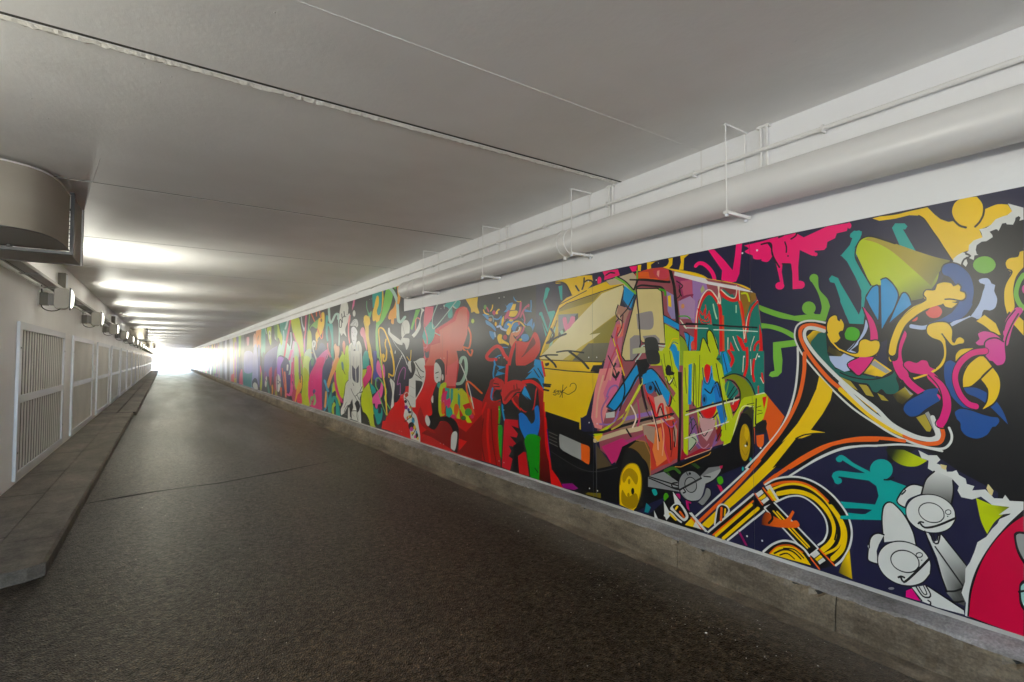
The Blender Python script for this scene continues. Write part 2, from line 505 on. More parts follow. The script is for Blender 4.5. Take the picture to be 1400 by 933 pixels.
MURAL = '''
p #5a5a50>#1e2832@36790,1311>35599,-1327 40390,1292 36124,1225 35599,-1327 39793,-1269
p #8c96a0 40387,1278 38144,1257 37593,-1267 39793,-1269
f #3c3c6e 37445,1235 36124,1225 35612,-1265 36570,-1298
f #b4b4c8 36124,1225 32124,1210 31664,-1354 35606,-1296
f #464646 35191,1226 33729,1207 33242,-1359 34394,-1284
f #e65a64 32366,-874 30786,-780 30694,-1315 32284,-1322
f #c8be3c 31612,1164 30417,1176 29681,-1326 30694,-1315
f #b45ab4 31058,790 30349,773 30082,-816 30777,-834
f #a0c832 29518,1169 28261,1173 28520,226 29150,231
f #3c3c8c 29955,1133 29296,1135 28912,-1243 29690,-1275
f #e65082 28568,-778 27615,-462 27105,-1314 28477,-1351
f #787878 28257,1148 27096,1152 26819,-734 27630,-365
f #288c96 27219,-552 24062,-235 24091,-1179 26920,-1306
f #503c46 26729,1161 25181,1144 25054,201 26413,211
f #dc8ca0 26172,999 25320,969 25443,656 25952,668
f #a0a0dc 26972,310 24128,280 24029,-492 26847,-545
f K 26369,1147 25508,1130 25666,1063 26361,1090
f #503c32 25018,1137 23789,1128 23856,490 24935,511
f #e6b4a0 24065,968 23493,1073 22875,595 22998,474 23856,490
f #aaaadc 23856,490 22998,474 22405,-1103 24306,-1167 24157,-666
f #1e284b 24248,-1142 24124,-923 23410,-751 22705,-832 22317,-1178 22664,-1175
f W 23950,-1108! 23816,-997 23331,-928 22685,-994 22477,-1166! 23353,-1208
f #f0a050 23357,1130 21891,1144 22066,456 22725,469
f #5a5a50 22825,860 22570,973 22705,754
f #5a64b4 22725,469 22195,459 22026,-1007 22336,-1020
f #c8c832 22315,-299 21899,-1001 21630,-1165 21879,-1177
f #e65078 22117,-217 21637,-447 21800,-763
f #c8d228 21711,-448 21431,-751 21630,-1165 21899,-1001
f #3ca08c 21891,1144 21043,1161 20937,170 21781,176
f #3c5078 21534,175 20937,170 20848,-657 21397,-1057
f L 20583,1156 19928,1159 19609,1107 19654,518 20093,675 20453,983
f W 20192,1008 19915,1032 19735,915 19882,704 20104,785
s K 22 0.17 20015,963 19901,886
s J 31 0.16 20926,1155 20675,955
f W 18990,919 18795,893 18679,666 18974,745
f #3c3c3c 19614,1161 19110,1151 18964,640 19562,623
f #5a8c3c 19111,1162 18352,1161 18125,648 18679,666
f L 18536,1154! 18081,1162! 17529,790 17674,503 18029,579
f #3ca096 17992,1157 16670,1143 17262,588 17614,794
s #d2e1dc 38 0.20 16985,1162 17049,960
s #e64b78 55 0.20 16369,1170 16498,902 16702,571
f #5a5aaa 20937,170 17251,461 17183,-363 20856,-582
f #8c3c96 21089,-588 20643,-428 20395,-644 20816,-956
f W 20623,-614 20395,-644 20376,-828 20537,-1000 20866,-921
s K 22 0.16 20725,-728 20491,-795
f #3ca08c 20388,-718 19924,-991 19738,-1161 20124,-1145
f #c8285a 19982,-415 19373,-263 19433,-687 19610,-977
f #e6a028 19413,-898 19113,-885 19086,-1161 19387,-1160
f #28283c 19721,-910 19406,-968 19387,-1160 19696,-1159
f #3c3c96 19380,-193 18619,17 18538,-861 19133,-677
f #b4285a 18866,-394 17869,-245 17146,-803 17449,-1135 18793,-1179
f W 18563,-592 18292,-517 17846,-506 17745,-666 17807,-961 18152,-1060 18433,-991
f #284664 18460,-690 18010,-642 17824,-766 18171,-846
s K 20 0.18 18274,-717 18003,-724
f #96a028 18713,-1004 18335,-1053 18324,-1169 18698,-1174
s #f0783c 68 0.20 17188,-300 16926,-545 16822,-851 16877,-1148
f #3c3c82 16784,-355 15982,-458 15959,-753 16652,-1027
f W 16759,-76 16499,-60 16557,-290 16704,-384
s #e6507d 66 0.20 15959,-753 15985,-991 16345,-1071 16654,-1012
s #f050a0 48 0.20 16252,-345 15970,-606
p #28283c 9081,158 7373,133 7364,-395 7690,-556 7964,-799 8562,-1167 9042,-1153
p #2a2a2e 11451,1222 7718,1185 7650,1053 7612,740 7384,734 7371,22 11397,31
p T 9072,1192 8568,1186 8598,842 8693,774 8813,790 8796,899 9043,934
f Y 8960,941! 8902,1048 8822,1124 8742,1109 8720,1031 8738,950 8816,873 8793,802 8693,774 8598,842 8564,1016 8568,1179! 8511,1186! 8485,941 8578,813 8672,697 8729,639 8830,652 8892,698 8953,685 9037,714 9049,849
p #3c3c96 8511,1186 8398,1187 8471,1115
p #78c84b 8398,1187 8161,1187 8053,1083 8085,983 8224,826 8367,717 8554,636 8747,578 8869,599 8850,653 8671,684 8522,877 8433,1097
p #8cc86e 8849,625 8669,601 8766,538 8761,345 8654,25 8772,25 8858,209 8886,488
s K 8 0.35 8397,1180 8469,1047 8541,878 8671,684
s K 8 0.36 8035,1069 8154,885 8368,731 8553,622
s #b4d2c8 46 0.38 8179,1189 8018,1093 7878,950 7841,782 7805,629 7706,597 7547,661
p #78c84b 8038,1198 7918,1197 7950,1137
f #f0a52d 7901,1208! 7734,1187! 7715,1047 7777,897 7877,900! 7847,1036
f #f0a52d 7929,955! 7892,786 7906,667! 7991,666 8007,590 8069,581 8130,610 8131,662 8220,668 8265,710 8187,797 8013,860
s #5ab478 13 0.33 9372,1085 9368,961 9255,850 9166,787
f #5ab478 9321,885! 9211,854 9126,884 9091,852 9165,758! 9253,793
s Y 24 0.36 8712,453 8707,535 8590,550 8436,495 8248,329 8101,156 8029,23
s Y 19 0.35 8725,481 8660,274 8595,25
s Y 19 0.36 8358,345 8393,254 8316,133 8350,24
f Y 8519,24! 8539,82 8464,102 8407,68 8424,24!
s Y 13 0.36 8358,345 8412,281
p #e6be32 9408,818 9319,797 9231,798 9186,745 9171,658 9248,619 9242,447 9195,330 9107,214 9038,26 9208,26 9325,276 9441,454 9445,572 9554,710 9529,782
f Y 9274,758 9290,730 9338,712 9405,708 9472,720 9523,745 9543,776 9525,804 9476,822 9408,825 9341,813 9292,788
f Y 9176,687 9193,649 9243,623 9313,616 9384,630 9438,663 9458,704 9440,743 9389,770 9318,775 9247,760 9196,728
f #e68ca0 9744,526 9676,598 9560,607 9467,543 9395,394 9321,175 9412,220 9553,400 9695,464
f #4ba0aa 9542,61! 9499,134 9388,169 9276,131 9264,26! 9541,27!
p #e664a0 10185,1194 10084,1195 10130,1072 10280,975 10258,1083
f W 10044,907 10055,876 10087,856 10132,851 10178,863 10213,888 10226,920 10215,951 10182,971 10136,976 10091,964 10057,938
s #e66e82 29 0.30 10407,889 10480,719 10501,560 10412,334
f W 11075,1171 10983,1205 10857,1210 10689,1194! 10520,1058 10571,965 10408,921 10458,829 10722,635 10633,469! 10831,558 11000,508 11121,588! 11219,795 11166,960
s K 15 0.28 11218,778 11072,819 11010,732 11123,655 11215,710 11218,778
l K 15 0.29 11077,954 10955,796
l K 15 0.29 10875,956 10797,835
l K 15 0.29 11003,848 10816,894
f K 10677,884 10680,878 10690,874 10704,873 10718,876 10728,881 10732,888 10729,894 10719,898 10705,899 10691,896 10681,891
f K 10585,910 10588,904 10598,900 10611,899 10625,902 10635,907 10639,914 10636,920 10626,924 10612,925 10599,922 10589,917
f K 10494,943 10498,933 10510,925 10526,923 10542,928 10554,937 10559,948 10555,959 10544,967 10527,968 10511,964 10499,955
f J 11442,1032 11288,1011 11195,928 11283,884 11438,945
s J 24 0.28 11252,865 11180,590 11180,321
f #c8c8c8 10374,713 10145,793 9945,780 9869,684 9940,627 10090,665 10347,679
s #505050 8 0.30 10426,684 10297,740 10094,774
s #505050 6 0.31 10218,688 10043,740
s #505050 6 0.31 10014,646 9943,719
f #e6e6eb 10317,583 10293,637 10140,653 9988,599 9912,534 9959,460 9956,383 10075,248 10178,297 10285,425
s #505050 5 0.30 10264,550 10212,532
s #505050 5 0.31 10085,534 10011,538
s #505050 6 0.30 10207,391 10104,372
s #505050 5 0.31 10159,483 10122,450
f W 10282,346! 10463,272 10480,29! 9633,27! 9640,224 9786,355 9954,337 10075,248
s #8c8ca0 6 0.30 10280,299 10193,28
s #8c8ca0 6 0.31 9831,288 9822,28
s #505064 6 0.31 10098,202 10070,110
f #46465a 10013,186 10022,177 10047,170 10082,168 10117,171 10143,178 10153,188 10144,197 10118,203 10083,205 10048,202 10023,195
s #8c8ca0 6 0.31 10146,126 9970,78
s #aac8e1 6 0.31 9953,291 9895,28
p #e6dcdc 10480,29 10484,129 10378,128 10374,29
f #f0a578 10907,347 10824,394 10738,343 10716,213 10814,149 10903,249
f L 11126,31! 11043,135 10929,175 10842,133 10809,30!
f L 10753,30! 10703,164 10597,243 10490,273 10480,29!
p #f0b482 11411,327 11228,322 11135,236 11156,31 11397,31
f #f0b482 11405,190! 11151,187! 11253,67 11395,-13!
f #b9d21e 11356,-74 11113,126 10905,144 10734,103 10573,179! 10476,177! 10484,-450! 10737,-652 10798,-811! 10934,-800 11223,-617 11304,-418
f #508ca0 10978,-92 10884,-42 10826,-110 10789,-208 10719,-284! 10890,-209
s K 12 0.29 10789,-188 10685,-293
p L 9599,-188 9329,-175 9380,-254 9217,-404 9032,-650 8950,-894 8804,-899 8850,-968 8948,-961 8893,-1154 8820,-1179 9091,-1191 9196,-1101 9519,-975 9662,-828 9638,-685
s K 7 0.34 8804,-907 8826,-983 8948,-977 8869,-1151
p T 9580,58 9340,161 9232,57 9215,-131 9330,-158 9572,-170
f M 9566,-364! 9328,-219 9331,-132 9124,-104 9061,-180 9092,-332 9478,-545!
s K 8 0.33 9113,-109 9055,-196 9092,-332 9505,-551
p Y 9287,161 9106,158 9000,-11 8971,-178 9041,-348 9018,-615 9089,-417 9046,-179 9152,-11
p T 9166,-403 8863,-508 8813,-571 9032,-624
p #3c3ca0 8980,156 8809,154 8828,-44 8776,-175 8631,-286 8770,-388 8966,-345
f #f064b4 8824,-159 8803,-60 8733,-10 8637,-75 8564,-220 8538,-316! 8631,-302 8775,-224
f #f064b4 8519,-171 8476,-74 8407,-137 8382,-264 8425,-313
f #f050a0 9016,-682! 8765,-552 8626,-497 8582,-398 8514,-379 8465,-489 8530,-620 8620,-690 8550,-750 8712,-777 8757,-854 8854,-837 8880,-773 9003,-782
f T 8977,-805! 8805,-866 8687,-840! 8708,-923 8568,-911 8571,-815! 8502,-842 8498,-969 8610,-1092 8750,-1123 8824,-1032 8950,-911
s #78c864 20 0.35 8718,-533 8840,-457 8819,-341 8677,-320 8399,-454 8308,-545 8394,-660 8130,-812
s #78c864 16 0.35 8694,-565 8527,-748 8321,-922
s Y 22 0.36 8595,102 8494,-251 8377,-453 8326,-734 8277,-918
s #8cc86e 23 0.35 8785,153 8639,-10 8542,-171
s Y 26 0.35 8503,85 8455,-26 8344,5 8325,147
s Y 26 0.37 8131,144 8023,5 7978,-162 8017,-262 8207,-236
p Y 8229,-229 8163,-305 8227,-299
f W 8162,-351! 8142,-304! 7953,-374 7951,-465 7988,-619 7964,-769 8046,-809! 8109,-780 8090,-717 8052,-531
s #8c8c8c 5 0.37 8056,-363 8012,-499
s #dcdcdc 9 0.38 7974,-337 7857,-130 7645,63
s #dcdcdc 9 0.39 7704,138 7511,4 7369,-124
s #b45aaa 13 0.38 7710,-550 7713,-373 7831,-400 7736,-218 7584,-119 7508,-140 7525,-257 7543,-301
f Y 11365,-684! 11066,-967! 10997,-952 11141,-853 11366,-664
s M 60 0.28 11374,-502 11295,-620 11074,-789 10897,-876
p L 11364,-705 10996,-962 11031,-974 11359,-826
f T 11359,-826! 11210,-917 11058,-1164! 11342,-1209!
p W 10476,177 9639,165 9573,-153 9594,-365 9559,-575 9721,-725 9657,-969 9621,-1195 9878,-1176 10144,-1175 10456,-1167 10341,-876 10689,-1016 10919,-1171 10991,-1079 10794,-908 10612,-474 10452,-430
f #28284a 10245,-105! 10000,-195! 9799,-102! 9790,-371 9845,-445 10174,-383
s W 15 0.31 10000,-195 9962,-431
s #8c8ca0 8 0.30 10381,176 10328,-388
s #8c8ca0 9 0.32 9721,113 9689,-510
s #8c8ca0 6 0.31 10129,61 10121,-160
s #8c8ca0 5 0.31 9921,60 9931,-157
s K 15 0.29 10580,-472 10704,-651 10794,-908 10959,-1037 10919,-1161
s K 12 0.29 10724,-980 10819,-1104
s K 11 0.29 10594,-932 10688,-1054
s K 11 0.30 10171,-457 10108,-510
s K 11 0.31 10290,-574 10041,-709 9810,-641 9585,-612
s K 13 0.32 9589,-506 9725,-619 9558,-593
s K 11 0.31 10041,-709 9803,-820
s K 11 0.31 9895,-682 9748,-763
p K 10341,-876 10190,-773 10123,-934 10241,-1054 10206,-1172 10331,-1137 10426,-1127
p K 9892,-772 9775,-800 9688,-883 9769,-978 9883,-1024 9945,-921 10036,-854
s #8c8c8c 6 0.30 10210,-1052 10056,-1112
s #8c8c8c 5 0.31 9795,-1052 9763,-1156
s K 11 0.31 10242,-1017 9913,-990 9880,-1096 9820,-1162
f #28281e 10987,-1177! 10592,-970 10402,-918 10456,-1167!
f #28281e 9618,-966! 9356,-996 9171,-1098 9142,-1180! 9594,-1189!
p #2a2a30 18459,1210 11008,1188 10947,-276 18310,-432
f #3c4678 15890,284 13116,240 12670,401 12232,226 12632,-312 15841,-380
f #3ca096 18039,1185 16641,1193 16738,917 16946,493 17588,609 17880,922
f #b4dcd2 18379,323 17588,609 16704,487 15880,147 15841,-380 18310,-432
f L 18454,1157 18240,1120 18016,929 17599,735 17580,510 17774,464 18131,678 18419,765
s #d2e1dc 58 0.20 16759,1182 16930,1047 17108,960
s #c8dce6 35 0.19 17418,901 17334,651 17694,312
s #e64b78 58 0.20 16349,1179 16615,864 16836,634 17054,302 17508,-333
s #d2e1eb 33 0.20 16263,801 16188,566 16286,360
f #c8d21e 16236,1195 15218,1173 14898,849 14691,626 14518,136 14532,-352 14914,-360 15047,140 15925,763
s #e65a96 31 0.22 15925,763 15587,547 15162,360 14842,10 14589,-200
f #dcb4dc 15908,535 15528,456 15156,272 15112,-364 16060,-384 16101,149
f #b4d2be 15741,462 15263,362 15112,-364 15733,-377
s #e664b4 70 0.20 16432,11 16109,264
s #d2dce1 30 0.22 14871,1160 14762,971 14513,788
s #d2dce1 19 0.23 14559,769 14426,868
s #e64b82 38 0.23 14308,1163 14373,760 14452,554 14485,345
s #c878c8 34 0.23 14452,554 14425,135
f #beca50 14102,748 13842,756 13663,608 13642,248 13818,-337 14532,-352 14471,136 14205,257
f #c8dcc8 14426,156 13684,249 13775,-336 14486,-351
s #78c864 25 0.23 13909,1166 13983,946 14014,744
f #78b44b 13970,742 13721,871 13157,975 12699,965 12996,869 13145,762 13635,846
s #5ab43c 16 0.23 13851,918 13977,844
s O 24 0.24 13740,1183 13354,949
s O 27 0.25 13208,1183 13162,1072
s O 23 0.25 12898,1178 12738,986 12658,868
f Y 13000,946 12927,1008 12701,1002 12706,1097 12598,1126 12430,1086 12404,853 12539,694 12717,590 12977,524 13204,416! 13256,631 13104,721
f #965014 12610,936 12620,915 12652,900 12696,897 12741,906 12774,924 12788,948 12777,970 12745,984 12701,987 12656,978 12623,960
s O 21 0.25 13067,758 12675,495 12567,528 12538,676
f T 12271,1010 12064,977 12125,837 11725,796 11651,582 11605,285 11558,-60! 11823,131! 11774,464 12054,779 12112,584 12037,437 12174,442 12289,664
s #50a0aa 28 0.27 11756,78 11746,-131
s #b4d2c8 50 0.27 12041,1200 12000,1044 11959,899 11791,835 11480,989 11265,973 11261,888
s #b4d2c8 27 0.28 11231,886 11160,612 11176,310
s W 35 0.24 13359,322 13284,418 13448,471 13527,405 13434,225 13102,-9
s #f0a03c 19 0.25 13195,241 13125,394 13013,477
s Y 20 0.24 13680,189 13554,168
f #6eb48c 13669,9 13547,59 13381,9 13414,-127 13575,-168
f #e664b4 13649,-333 13025,9 12656,139 12232,226 11993,222 11621,-60 11681,-147 11988,115 12090,134 12357,-63 12559,-310
s #f078b4 22 0.26 12098,296 12027,223 12087,80 12425,-119
s #e6647d 29 0.27 12102,368 12026,205 11686,-26
f #f0b48c 11573,285 11451,351 11326,297 11145,276 11139,142 11253,8 11429,-145 11547,-289! 11868,-296! 11621,-60 11470,77
f #3c4678 12415,-307 12086,44 11680,-165 11868,-296
f #c8e10a 11361,-285 11308,-109 11134,8 10907,139 10793,122 10730,-56 10686,234 10524,263 10476,-266
f #508ca0 10985,-57 10871,-40 10810,-138 10865,-188
s K 10 0.29 10865,-171 10779,-219
f #e68c6e 10915,337 10804,391 10718,332 10712,202 10792,105 10881,205
f W 11066,1176! 10951,1207 10614,1192! 10528,1064 10550,937! 10652,750 10813,612 10727,559 10640,467! 10867,549 11008,505! 11160,612! 11174,950
s K 18 0.28 11167,781 11111,861 10992,803 11016,688 11133,695 11167,781
l K 18 0.29 10999,970 10922,783
l K 17 0.29 10829,1007 10779,889
l K 17 0.29 10948,867 10797,923
f K 10674,889 10677,883 10687,879 10701,878 10715,881 10725,886 10729,893 10726,899 10716,904 10702,904 10688,902 10678,896
f K 10576,923 10580,917 10590,913 10603,912 10617,915 10627,920 10631,927 10628,933 10618,937 10604,938 10591,935 10580,930
f #f08c8c 10542,744 10467,883 10388,893 10385,798 10487,693 10508,550 10393,323 10503,422
f #3c3c78 18354,48 16789,44 16301,-189 16620,-569 16713,-904 17061,-1113 18243,-1182
f #aa64dc 18354,48 17283,45 17782,-204 17752,-554 18298,-569
p #28282a 18261,-978 16470,-985 15569,-1159 16340,-1164 18243,-1182
f W 18307,-466! 18027,-498 17743,-654 17788,-905 18047,-1044 18257,-1029!
s #284664 20 0.18 18289,-671 17940,-710 18138,-794 18280,-774
s #f08c64 57 0.20 17121,-391 16978,-628 16897,-865 16876,-1126
s O 29 0.19 17513,-275 17222,-685 17016,-918
s W 52 0.20 16676,-169 16700,-311
s M 50 0.20 15971,-94 16061,-369 16096,-645 16131,-922
s #f050a0 65 0.20 16036,-711 16076,-919 16349,-1048 16642,-1042
s #3c6464 30 0.19 17739,-703 17446,-1062
f #e6643c 17855,-908 17525,-893 17569,-1143 17702,-1125
f #c8145a 15909,-933 15385,-818 15272,-965 15463,-1175 15892,-1158
f #c8dc50 15656,41 15241,40 15110,-393 15051,-522 15383,-840 15603,-694
f #8c3c96 15140,40 14844,39 14863,-388 15001,-520
f #a0b41e 14892,39 14511,39 14617,-487 14809,-472
s #e650a0 19 0.22 14844,39 14635,-214
s #d23c78 40 0.21 15818,42 15768,-633 15539,-847
f #d2e682 14511,39 13798,37 13907,-285 13929,-629 13726,-1158 14762,-1181 14603,-697
f L 14495,-212 13902,-366 13927,-669 13823,-965 13767,-1171 14762,-1174 14603,-697
f #f0aa28 15096,-588 15001,-531 14851,-579 14813,-418! 14667,-457 14628,-614 14694,-764 14879,-879 15169,-981 15361,-1146 15410,-1193! 15567,-1182! 15380,-883 15285,-769
s K 16 0.22 14814,-397 14638,-467 14624,-677
s K 16 0.22 14948,-583 14801,-599 14896,-624
f #e60050 15219,-984 14779,-917 14666,-1174 15256,-1182
f #e6007d 13773,-383 13411,-178 13176,-79 13104,35 12362,34 12560,-298 12515,-1142 13114,-1189 13726,-1158 13915,-870 13890,-567
f #eb1e8c 13167,-253 12564,-206 12590,-410 13155,-464
s #f050a0 20 0.23 13907,-567 13913,-890 13726,-1158
f #3c4b7d 13876,-83 13588,36 13262,36 13177,-60 13651,-300 13859,-365
f #50966e 13668,-22 13505,36 13356,-2 13454,-140 13617,-161
f #3c4670 12560,-298 12357,-75 12085,33 11689,32 11744,-177 11998,-375 12192,-578 12303,-1126 12514,-1161
f #325f8c 13418,-745! 13219,-726! 13175,-791 13372,-850 13456,-806
s K 12 0.24 13414,-823 13291,-855
s #78c864 35 0.24 13685,-1135 13612,-952 13449,-923 13485,-1003
s #78c864 50 0.24 13290,-874 13202,-1023 13316,-1108
s K 12 0.24 13607,-1031 13441,-1059
f #3cb4dc 12406,-496 12337,-457 12196,-489 12124,-558 11984,-659 11914,-726! 12115,-736! 12260,-599
s #32a0c8 32 0.26 12115,-736 12040,-892 12100,-1039 12301,-1171
s #f0a03c 43 0.26 12183,-740 12210,-903 12270,-1087
f #f0a550 12053,-626 12124,-558 11867,-319 11680,-158 11314,31 11135,31 11305,-171 11670,-384 11951,-648
f T 11726,-560 11537,-509 11440,-582 11498,-687 11654,-712 11715,-785 11677,-904 11697,-1165 11959,-1169 11973,-888 11721,-664
s T 57 0.28 11644,-936 11522,-825 11367,-833 11210,-973 11112,-1182
f L 11665,-1162 11641,-1005 11487,-926 11361,-984 11512,-1047 11506,-1183
f L 11405,-682 11653,-730 11538,-483 11036,-895 10976,-956 11092,-965
s M 48 0.28 11453,-293 11414,-479 11283,-676 10921,-887
f #c8e100 11365,-206 11249,-69 11076,30 10845,30 10729,-67 10623,29 10515,29 10471,-414 10657,-500 10761,-650 10868,-802 11042,-763 11226,-606 11356,-409
f #508ca0 10984,-68 10899,-43 10811,-116 10807,-213 10921,-199
s K 12 0.29 10864,-198 10692,-300
f W 10657,-484! 10497,-430! 10323,-425! 10306,-876! 10478,-920! 10634,-1075 10798,-1121 10938,-1166! 11000,-1057 10807,-912 10757,-747
s K 12 0.29 10471,-414 10657,-500 10757,-747 10975,-973 10996,-1155
s K 10 0.29 10478,-920 10637,-995 10744,-1084
s K 7 0.29 10587,-864 10748,-988
f #28282a 10582,-1007! 10425,-916! 10441,-1184! 10852,-1175!
f W 10449,-981 10370,-975 10336,-1182 10467,-1187
p #2a2a2a 5943,1067 4133,782 4136,-204 5931,-264
p T 3981,687 3911,690 3955,608 3990,579 3938,467 3836,470 3771,339 3855,133 3888,112 3974,222 4062,444 4080,467 4035,463 4008,418 3939,285 3904,379 3973,502 4017,576
f T 3911,682 3916,673 3929,667 3946,667 3963,671 3976,680 3981,690 3976,699 3963,705 3946,706 3929,701 3916,692
f T 4024,452 4028,442 4038,436 4053,434 4067,438 4078,446 4081,456 4078,466 4067,472 4053,474 4038,470 4028,462
p T 3777,695 3720,699 3721,554 3745,566
s #2a2a2a 11 0.61 4062,433 3939,231
p Y 3852,745 3720,746 3720,722 3802,725
f Y 5594,753! 5292,747! 5305,639 5258,556 5330,555 5383,579 5450,573 5464,625
f J 5940,691 5895,761 5820,761 5731,738 5760,678 5849,654
s W 13 0.47 5940,701 5820,754
f L 5377,465 5382,452 5396,443 5414,441 5433,446 5447,456 5452,470 5447,483 5433,492 5415,494 5396,490 5382,479
s O 22 0.49 5531,400 5462,303 5475,196 5516,143 5655,160
s O 24 0.50 5655,139 5529,62 5461,42 5407,75 5434,115
f R>#b40000@5760,622>5753,-258 5938,536! 5848,629 5760,657 5616,659 5510,589 5504,494 5558,334 5669,146 5755,-18 5811,-260! 6961,-297! 6969,235
f #3c8cc8 5186,530 5097,533 5044,483 5062,462 5150,509
f #64a03c 5092,610 5096,597 5108,588 5123,585 5139,590 5151,601 5155,615 5151,629 5140,638 5124,640 5108,635 5096,624
s #c8466e 16 0.52 5088,605 5045,556
s Y 13 0.52 5159,583 5132,545 5045,520
s Y 13 0.53 4959,621 4968,586 5002,557
f #c83c6e 4968,541 4926,560 4892,526 4926,502 4959,523
f Y 4892,535 4843,567 4803,559 4851,541 4843,514 4892,513
s #3c8cc8 14 0.54 4942,468 4843,452 4778,483
s #6e96a0 11 0.53 5045,502 4959,496 4942,432
f #3c8cc8 5114,461 5010,427 4909,368 4892,322 5010,382 5096,414
f #3c8cc8 5027,329 4925,306 4908,270 4942,226 5010,274
f #b48c5a 4969,456 4975,446 4990,440 5010,439 5031,443 5046,451 5051,461 5046,471 5031,477 5010,478 4990,474 4975,466
f Y 4869,401 4872,389 4881,380 4892,377 4904,381 4912,391 4915,403 4912,416 4904,424 4892,427 4881,423 4872,413
s #3c8cc8 17 0.55 4810,380 4778,439 4770,465
f #3c8cc8 4707,612! 4668,587 4622,609 4546,610 4561,561 4637,524 4731,523! 4668,561
f #3c96d2 4539,681! 4502,640 4458,619 4502,623 4531,651
s Y 7 0.57 4472,620 4436,610 4400,613
p Y 4546,598 4487,592 4509,531 4599,534
f Y 4614,514 4591,525 4472,520 4458,502 4502,463 4576,462 4622,476
f #c8466e 4715,461 4684,502 4637,537 4607,522 4622,480 4637,456 4715,435 4723,410 4691,434
s #c8466e 22 0.57 4622,451 4531,436 4458,460 4414,515 4400,597
s #c8466e 20 0.58 4407,449 4372,495 4315,540 4260,560
f #c8466e 4244,554 4246,546 4253,540 4263,538 4272,541 4279,548 4282,558 4279,566 4272,572 4263,574 4253,570 4246,563
s #3c8cc8 11 0.59 4226,492 4216,540 4219,604
p #3c8cc8 4329,525 4206,491 4206,483 4329,496
s #c8466e 15 0.58 4357,486 4329,419 4336,378
f Y 4778,378! 4770,439 4731,480 4723,436 4746,376!
f #3c8cc8 4731,350 4684,407 4591,427 4531,407 4561,341 4653,328 4715,349
f Y 4545,420 4550,415 4564,413 4584,412 4604,415 4618,420 4623,425 4618,430 4604,433 4584,433 4564,430 4550,425
f Y 4676,295 4660,329 4622,361 4660,380 4637,396 4591,385 4584,342 4584,308 4622,267 4668,278
p #3c8cc8 4400,436 4358,416 4316,353 4206,419 4193,410 4199,338 4166,384 4155,344 4193,282 4247,317 4329,386
s Y 13 0.57 4591,342 4546,391 4472,407 4400,390 4323,337
f #3c8cc8 4569,324! 4546,382 4472,395 4429,367 4472,345 4517,288!
f #e68c5a 4599,258! 4576,291 4487,295 4400,349 4386,315 4443,260 4531,238! 4473,211 4531,171! 4561,122! 4614,190
f #c85a50 4412,383 4414,372 4422,365 4432,362 4442,366 4449,374 4452,385 4449,396 4442,403 4432,405 4422,402 4414,394
s K 11 0.57 4531,255 4487,220 4443,219
s W 12 0.56 4546,294 4517,297
s W 12 0.57 4494,297 4465,296
s W 10 0.57 4443,302 4422,325 4429,342
s #c8466e 21 0.58 4473,228 4415,259 4358,306 4344,338
f #3c5a3c 4337,313 4288,347 4220,335 4186,274 4220,227 4261,245
f #3c8cc8 4400,234 4358,265 4288,262 4254,228 4274,197 4358,191
f Y 4378,208 4381,202 4390,197 4403,196 4416,198 4426,203 4429,210 4426,216 4416,221 4403,222 4390,220 4381,215
s P 23 0.54 4859,369 4794,370 4770,343 4684,321
s #96b4d2 18 0.53 4917,306 4900,261
f Y 4859,250 4826,284 4762,273 4762,229 4622,174 4629,153! 4715,176 4810,179 4843,206
f #c83c3c 4662,243 4667,230 4680,220 4699,217 4718,221 4732,232 4737,246 4732,260 4718,269 4699,272 4680,268 4667,257
s #3c8cc8 15 0.54 4921,8 4830,57 4762,129 4653,127
p #2a2a2a 4875,131 4610,126 4444,-215 4921,-230
s B 12 0.54 4898,8 4852,38 4784,50
s R 37 0.54 4887,2 5040,2 5088,40 4992,108 4875,150 4785,129 4718,56 4642,1
s R 36 0.56 4485,182 4547,125 4610,-15 4653,-221
f #e13228 4495,171 4444,198 4267,182 4172,273 4108,254 4063,159 4081,72 4173,-14 4345,-72 4464,-94! 4505,-15
f #7d1e1e 4181,229! 4144,162 4248,97 4364,30 4394,24! 4325,75 4248,164
s K 10 0.57 4495,171 4505,-15 4464,-94 4345,-72 4173,-14 4081,61
s B 15 0.53 4921,-16 4910,-103 4956,-231
p B 4921,8 4875,-65 4784,-76 4886,-102 4696,-105 4875,-139 4784,-186 4909,-164 4968,-232 4933,-91
p B 4154,7 4010,-14 3993,-200 4064,-134 4136,-204 4173,-125 4267,-209 4364,-209 4248,-160 4404,-187 4192,-92 4364,-117 4173,-59
s B 15 0.61 4010,-14 3996,-111 4007,-200
s B 9 0.60 4248,-149 4100,-113 4046,-155
s K 10 0.61 4063,7 4001,-57 3993,-164
f R 4956,-231 4898,-195 4807,-205 4784,-226
f #d22828 4568,-219 4505,-190 4364,-203 4444,-223
p #282828 5414,-70 3995,-57 3996,-214 4105,-522 4196,-1131 4288,-1215 4816,-1184 4762,-651 5014,-447 5411,-472
s B 18 0.53 4915,-66 4943,-156 4929,-216
p B 4873,-65 4683,-78 4873,-125 4696,-151 4901,-186 4817,-94
p B 4321,-198 4193,-113 4286,-142 4148,-58 3995,-57 3996,-318 4060,-229 4104,-191 4171,-180
s K 10 0.60 4171,-99 4082,-177
s K 10 0.60 4104,-85 4017,-175
s R 29 0.55 4657,-63 4683,-252
f R>#8c0000@5574,-809>5160,-997 5029,-296! 5000,-234 4845,-199! 4736,-254 4763,-329 4957,-353! 5102,-468 5253,-619 5410,-744 5574,-842 5781,-890! 5817,-801! 5608,-797 5378,-677 5192,-505
p #b90000 4957,-338 4763,-358 4817,-656 4789,-1179 5408,-1174 5779,-1174 5781,-882 5410,-776 5132,-485
